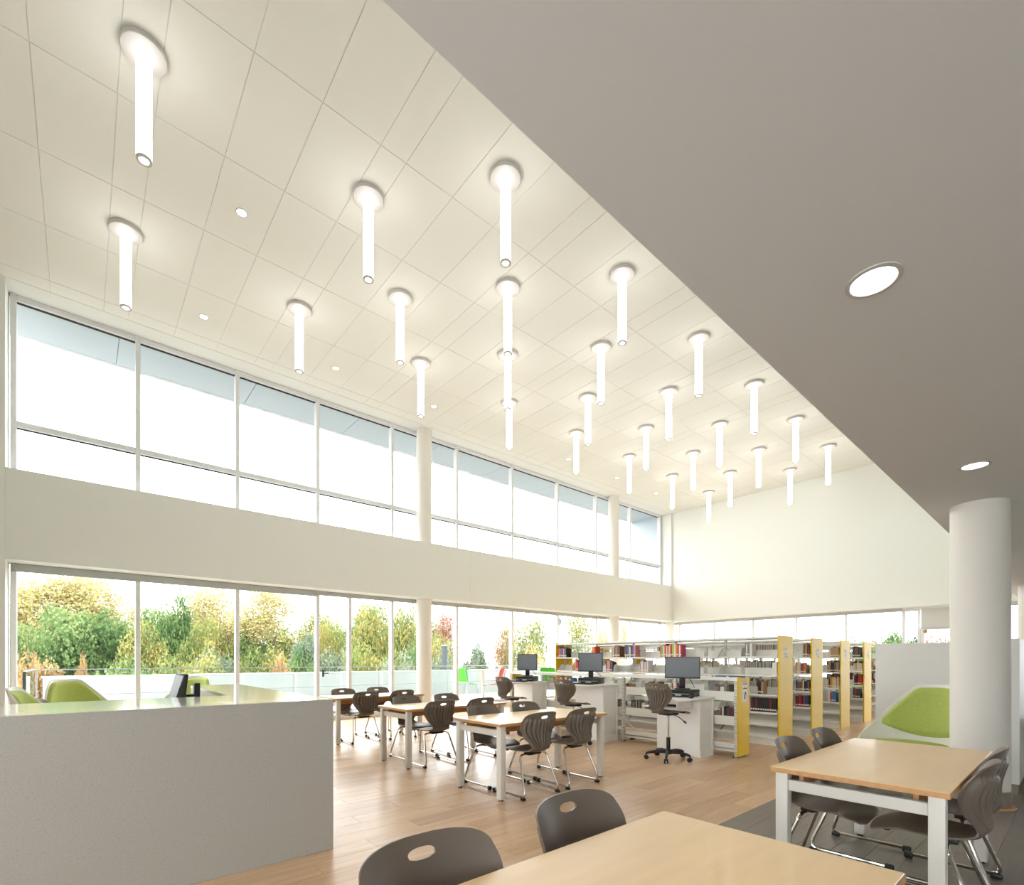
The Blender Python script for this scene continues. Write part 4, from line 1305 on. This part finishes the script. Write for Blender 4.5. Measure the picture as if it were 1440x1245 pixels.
# ------------------------------------------------------------------ trees beyond the terrace
def leaf_mat(name, c1, c2, c3):
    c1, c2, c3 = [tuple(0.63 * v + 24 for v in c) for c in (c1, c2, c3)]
    m = bpy.data.materials.new(name); m.use_nodes = True
    t = m.node_tree; b = t.nodes['Principled BSDF']
    b.inputs['Roughness'].default_value = 0.7
    b.inputs['Specular IOR Level'].default_value = 0.2
    g = t.nodes.new('ShaderNodeNewGeometry')
    n = t.nodes.new('ShaderNodeTexNoise'); n.inputs['Scale'].default_value = 0.55; n.inputs['Detail'].default_value = 3
    r = t.nodes.new('ShaderNodeValToRGB')
    r.color_ramp.elements[0].position = 0.36; r.color_ramp.elements[0].color = (*lin(c1), 1)
    r.color_ramp.elements[1].position = 0.66; r.color_ramp.elements[1].color = (*lin(c3), 1)
    e = r.color_ramp.elements.new(0.5); e.color = (*lin(c2), 1)
    ad = t.nodes.new('ShaderNodeMath'); ad.operation = 'MULTIPLY_ADD'; ad.inputs[1].default_value = 0.22; ad.inputs[2].default_value = -0.11
    sm_ = t.nodes.new('ShaderNodeMath'); sm_.operation = 'ADD'
    t.links.new(g.outputs['Position'], n.inputs['Vector'])
    t.links.new(g.outputs['Random Per Island'], ad.inputs[0])
    t.links.new(n.outputs['Fac'], sm_.inputs[0]); t.links.new(ad.outputs[0], sm_.inputs[1])
    t.links.new(sm_.outputs[0], r.inputs['Fac'])
    tl = t.nodes.new('ShaderNodeBsdfTranslucent')
    mx = t.nodes.new('ShaderNodeMixShader'); mx.inputs[0].default_value = 0.35
    t.links.new(r.outputs['Color'], b.inputs['Base Color']); t.links.new(r.outputs['Color'], tl.inputs['Color'])
    out = t.nodes['Material Output']
    t.links.new(b.outputs[0], mx.inputs[1]); t.links.new(tl.outputs[0], mx.inputs[2]); t.links.new(mx.outputs[0], out.inputs[0])
    return m
LM = {'yellow': leaf_mat('yellow maple leaves', (212, 196, 112), (244, 228, 142), (250, 240, 178)),
      'green': leaf_mat('green leaves', (84, 128, 62), (126, 166, 84), (168, 196, 112)),
      'mixed': leaf_mat('yellow green leaves', (130, 156, 76), (184, 190, 96), (224, 206, 112)),
      'sage': leaf_mat('pale sage willow leaves', (126, 152, 122), (160, 180, 144), (188, 202, 166)),
      'dark': leaf_mat('dark green needles', (52, 84, 62), (78, 112, 82), (104, 136, 100)),
      'orange': leaf_mat('orange autumn leaves', (196, 146, 92), (228, 180, 108), (240, 204, 136)),
      'red': leaf_mat('red autumn leaves', (170, 84, 74), (206, 120, 104), (222, 164, 128))}
def crown_mesh(seed, n, blobs, leaf, flat=1.0, loose=0.0):
    """leaf sprays (quads) on clumps inside a unit ellipsoid, centre at 0, radius 1"""
    rg = np.random.default_rng(seed)
    cs = []
    while len(cs) < blobs:
        p = rg.uniform(-1, 1, 3)
        if np.linalg.norm(p) < 1: cs.append(p * 0.74)
    cs = np.array(cs); rad = rg.uniform(0.22, 0.42, blobs)
    k = rg.integers(0, blobs, n)
    d = rg.normal(size=(n, 3)); d /= np.linalg.norm(d, axis=1, keepdims=True)
    pos = cs[k] + d * rad[k][:, None] * (rg.uniform(0.55, 1.0 + loose, n)[:, None])
    nr = d + rg.normal(size=(n, 3)) * 0.7; nr /= np.linalg.norm(nr, axis=1, keepdims=True)
    up = rg.normal(size=(n, 3))
    a = np.cross(nr, up); a /= np.linalg.norm(a, axis=1, keepdims=True)
    b = np.cross(nr, a)
    s = leaf * rg.uniform(0.6, 1.3, n)[:, None]
    bend = nr * s * 0.35
    v = np.stack([pos - a * s, pos - b * s * 0.7 + bend * 0.5, pos + a * s, pos + b * s * 0.7 + bend * 0.5], 1).reshape(-1, 3)
    f = np.arange(4 * n).reshape(-1, 4)
    me = bpy.data.meshes.new('crown')
    me.from_pydata(v.tolist(), [], f.tolist())
    me.materials.append(LM['green'])
    return me
CROWN = {'dense': [crown_mesh(3, 11000, 34, 0.033), crown_mesh(5, 11000, 38, 0.032)],
         'loose': [crown_mesh(11, 8500, 30, 0.030, loose=0.45), crown_mesh(13, 8500, 34, 0.029, loose=0.5)],
         'bush': [crown_mesh(21, 8000, 22, 0.040), crown_mesh(23, 8000, 26, 0.038, loose=0.2)]}
GZ = -4.0
def trunk_mesh(h, r, seed, spread, bare=False):
    rg = random.Random(seed)
    m = MB()
    def branch(p, dirv, ln, rr, depth):
        pts = [Vector(p)]; d = Vector(dirv).normalized()
        for i in range(4):
            d = (d + Vector((rg.uniform(-.18, .18), rg.uniform(-.18, .18), rg.uniform(-.02, .14)))).normalized()
            pts.append(pts[-1] + d * ln / 4)
        m.tube(pts, [rr * (1 - 0.17 * i) for i in range(5)], 6)
        if depth > 0:
            for k in range(3 if not bare else 4):
                q = pts[rg.choice((2, 3, 4))]
                a = rg.uniform(0, 2 * PI)
                branch(q, (d + Vector((math.cos(a), math.sin(a), 0.25)) * spread), ln * 0.62, rr * 0.48, depth - 1)
    branch((0, 0, 0), (0, 0, 1), h * 0.55, r, 2 if not bare else 3)
    return m.mesh('trunk', M_bark, smooth=True)
T_SH = [trunk_mesh(1.0, 0.022, 4, 0.7), trunk_mesh(1.0, 0.026, 9, 0.9)]
def tree(u, d, top_v, wpx, kind, colour, label, base_v=None, idx=0, trunk=True, grp='autumn trees beyond the terrace'):
    """u, d: bearing and distance; top_v: where its top shows; wpx: apparent width"""
    x, y, _ = at(u, d)
    ztop = EYE + (928.5 - top_v) / F_PX * d
    zb = GZ if base_v is None else EYE + (928.5 - base_v) / F_PX * d
    rx = wpx / 2 / F_PX * d
    t = thing('tree' if trunk else 'shrub', label, 'tree' if trunk else 'shrub', (x, y, GZ), random.uniform(0, 6.28), grp)
    lo = max(zb, GZ + 0.2)
    rz = (ztop - lo) / 2
    c = link('crown', CROWN[kind][idx % 2], t, (0, 0, lo + rz - GZ))
    c.scale = (rx * 1.05, rx * 1.05, rz * 1.04)
    c.material_slots[0].link = 'OBJECT'; c.material_slots[0].material = LM[colour]
    tr = link('trunk', T_SH[idx % 2], t, (0, 0, 0))
    hh = (ztop - GZ) * (0.95 if trunk else 0.7)
    sxy = min(hh * 0.9, rx * 1.7)
    tr.scale = (sxy, sxy, hh if kind == 'loose' else hh * 0.8)
    return t
TREES = [
 (60, 34, 800, 150, 'loose', 'yellow', 'tall yellow maple at the left end of the lower windows', 915),
 (128, 36, 806, 120, 'loose', 'yellow', 'tall yellow maple behind the first lower window, right of the leftmost', 900),
 (95, 30, 850, 120, 'dense', 'green', 'green tree under the tall yellow maples', None),
 (160, 32, 850, 110, 'dense', 'green', 'rounded mid green tree behind the first window mullion', None),
 (30, 27, 870, 70, 'dense', 'green', 'dark green tree at the far left window edge', None),
 (48, 24, 908, 75, 'bush', 'orange', 'orange yellow shrub beside the railing corner', None),
 (112, 25, 918, 26, 'bush', 'orange', 'small pointed orange shrub in front of green trees', None),
 (238, 33, 824, 70, 'dense', 'green', 'pointed green tree in the middle of the second lower window', None),
 (205, 30, 868, 70, 'dense', 'mixed', 'light green bushy tree right of the first mullion', None),
 (298, 36, 826, 95, 'loose', 'yellow', 'open yellow tree at the right of the second lower window', 920),
 (290, 31, 868, 80, 'dense', 'mixed', 'yellow green tree beneath the open yellow tree', None),
 (372, 33, 826, 110, 'loose', 'yellow', 'wide yellow tree with dark forked trunk in the third lower window', 905),
 (350, 34, 872, 60, 'dense', 'green', 'low green tree left of the dark forked trunk', None),
 (425, 30, 882, 70, 'dense', 'sage', 'pale sage willow left of the glazed door', None),
 (398, 26, 915, 40, 'bush', 'orange', 'yellow orange shrub below the forked tree', None),
 (250, 25, 916, 90, 'bush', 'mixed', 'pale yellow green shrub above the parapet, second window', None),
 (310, 25, 918, 90, 'bush', 'mixed', 'yellow green shrub with pinkish tips in the second window', None),
 (180, 25, 922, 100, 'bush', 'green', 'light green shrub above the parapet behind the first mullion', None),
 (466, 38, 858, 60, 'loose', 'mixed', 'yellow green tree behind the glazed door', None),
 (478, 30, 905, 50, 'bush', 'sage', 'small sage shrub behind the glazed door', None),
 (520, 36, 842, 70, 'dense', 'mixed', 'tall yellow green tree left of the slim column', None),
 (505, 28, 895, 60, 'bush', 'mixed', 'pale green shrub left of the slim column', None),
 (572, 36, 848, 66, 'dense', 'mixed', 'yellow green tree just left of the slim column', None),
 (560, 27, 908, 60, 'bush', 'sage', 'sage green shrub just left of the slim column', None),
 (612, 32, 880, 56, 'loose', 'mixed', 'thin olive tree just right of the slim column', None),
 (625, 34, 862, 44, 'loose', 'red', 'sparse reddish tree right of the slim column', 905),
 (633, 42, 910, 22, 'bush', 'orange', 'small orange tree far behind the dark post', None),
 (672, 46, 896, 34, 'dense', 'dark', 'round dark green tree against the open sky', None),
 (664, 34, 908, 56, 'bush', 'sage', 'pale sage bush above the terrace table', None),
 (706, 36, 886, 40, 'loose', 'orange', 'orange yellow tree above the red chair', None),
 (745, 34, 852, 66, 'loose', 'mixed', 'tall yellow green poplar behind the smallest monitor', None),
 (718, 36, 866, 34, 'loose', 'yellow', 'slim yellow tree left of the poplar', None),
 (745, 28, 906, 70, 'bush', 'yellow', 'yellow shrub behind the smallest monitor', None),
 (812, 36, 852, 60, 'loose', 'mixed', 'yellow green tree behind the tall bookcase left end', None),
 (850, 38, 864, 46, 'loose', 'yellow', 'yellow tree left of the farther slim column', None),
 (876, 40, 868, 26, 'loose', 'yellow', 'thin yellow tree right of the farther slim column', None),
 (1115, 60, 887, 20, 'bush', 'green', 'small green tree top over the first tall bookcase', None),
 (1206, 62, 890, 60, 'bush', 'green', 'low hazy green tree beyond the back windows, left of the partition', None),
 (1256, 58, 882, 56, 'bush', 'green', 'round green tree beyond the back windows above the partition', None),
 (1234, 64, 889, 56, 'bush', 'red', 'pale reddish tree beyond the back windows', None),
 (1288, 60, 885, 40, 'bush', 'dark', 'dark green tree beyond the narrow back pane', None),
 (1318, 56, 884, 50, 'bush', 'red', 'orange red maple seen under the roller shade', None),
]
for i, (u, d, tv, wp, kd, co, lab, bv) in enumerate(TREES):
    tree(u, d, tv, wp, kd, co, lab, bv, i, kd != 'bush')
belt = [(30, 'green'), (75, 'mixed'), (118, 'green'), (160, 'mixed'), (200, 'green'), (245, 'mixed'), (285, 'green'), (330, 'mixed'), (372, 'green'), (412, 'mixed'),
        (450, 'mixed'), (488, 'green'), (530, 'mixed'), (570, 'mixed'), (604, 'green')]
blab = ['first', 'second', 'third', 'fourth', 'fifth', 'sixth', 'seventh', 'eighth', 'ninth', 'tenth', 'eleventh', 'twelfth', 'thirteenth', 'fourteenth', 'fifteenth']
for i, (u, co) in enumerate(belt):
    tree(u, 46 + 3 * (i % 3), [842, 838, 840, 848, 852, 850, 846, 856, 862, 868, 858, 852, 850, 856, 872][i] + 6 * (i % 2), 84, 'dense', co, '%s woodland tree at the back of the tree belt, %s from the left' % ({'green': 'green', 'mixed': 'yellowish'}[co], blab[i]), None, i, True, 'trees at the back of the belt')
    tree(u + 18, 29 + (i % 3), 906 + 4 * ((i * 3) % 3), 66, 'bush', ['mixed', 'green', 'sage', 'mixed'][i % 4], '%s understorey shrub in front of the tree belt, %s from the left' % (['yellowish', 'green', 'sage', 'yellowish'][i % 4], blab[i]), None, i + 1, False, 'shrubs along the tree belt')
# bare trees past the far corner
for i, (u, d, tv) in enumerate(((915, 45, 880), (985, 46, 872), (1030, 50, 878))):
    x, y, _ = at(u, d)
    t = thing('bare_tree', ['bare thin twigged tree left of the far corner', 'bare thin twigged tree just right of the far corner', 'bare twigged tree beyond the second back pane'][i], 'tree', (x, y, GZ), i * 1.7, 'bare trees beyond the back corner')
    h = EYE + (928.5 - tv) / F_PX * d - GZ
    b = link('trunk', trunk_mesh(1.0, 0.02, 31 + i, 0.55, True), t)
    b.scale = (h * 0.8, h * 0.8, h * 0.88)
# post, utility pole
px, py, _ = at(625, 22)
p_ = thing('dark_post', 'dark square post standing beyond the terrace right of the slim column', 'post', (px, py, GZ))
MB().box(-0.085, 0.085, -0.085, 0.085, 0, 4.0 + EYE + 20 / F_PX * 22).build('shaft', mat('dark slate metal', (66, 72, 80), 0.5), p_)
MB().box(-0.1, 0.1, -0.1, 0.1, 4.0 + EYE + 20 / F_PX * 22, 4.03 + EYE + 20 / F_PX * 22).build('cap', M_ring, p_)
px, py, _ = at(634, 40)
q_ = thing('utility_pole', 'thin grey utility pole beyond the trees right of the slim column', 'pole', (px, py, GZ))
hp = 4 + EYE + 36 / F_PX * 40
MB().lathe([(0.11, 0), (0.08, hp)], 10).build('shaft', M_bark, q_, smooth=True)
MB().box(-0.6, 0.6, -0.05, 0.05, hp - 0.5, hp - 0.4).build('cross_arm', M_bark, q_)
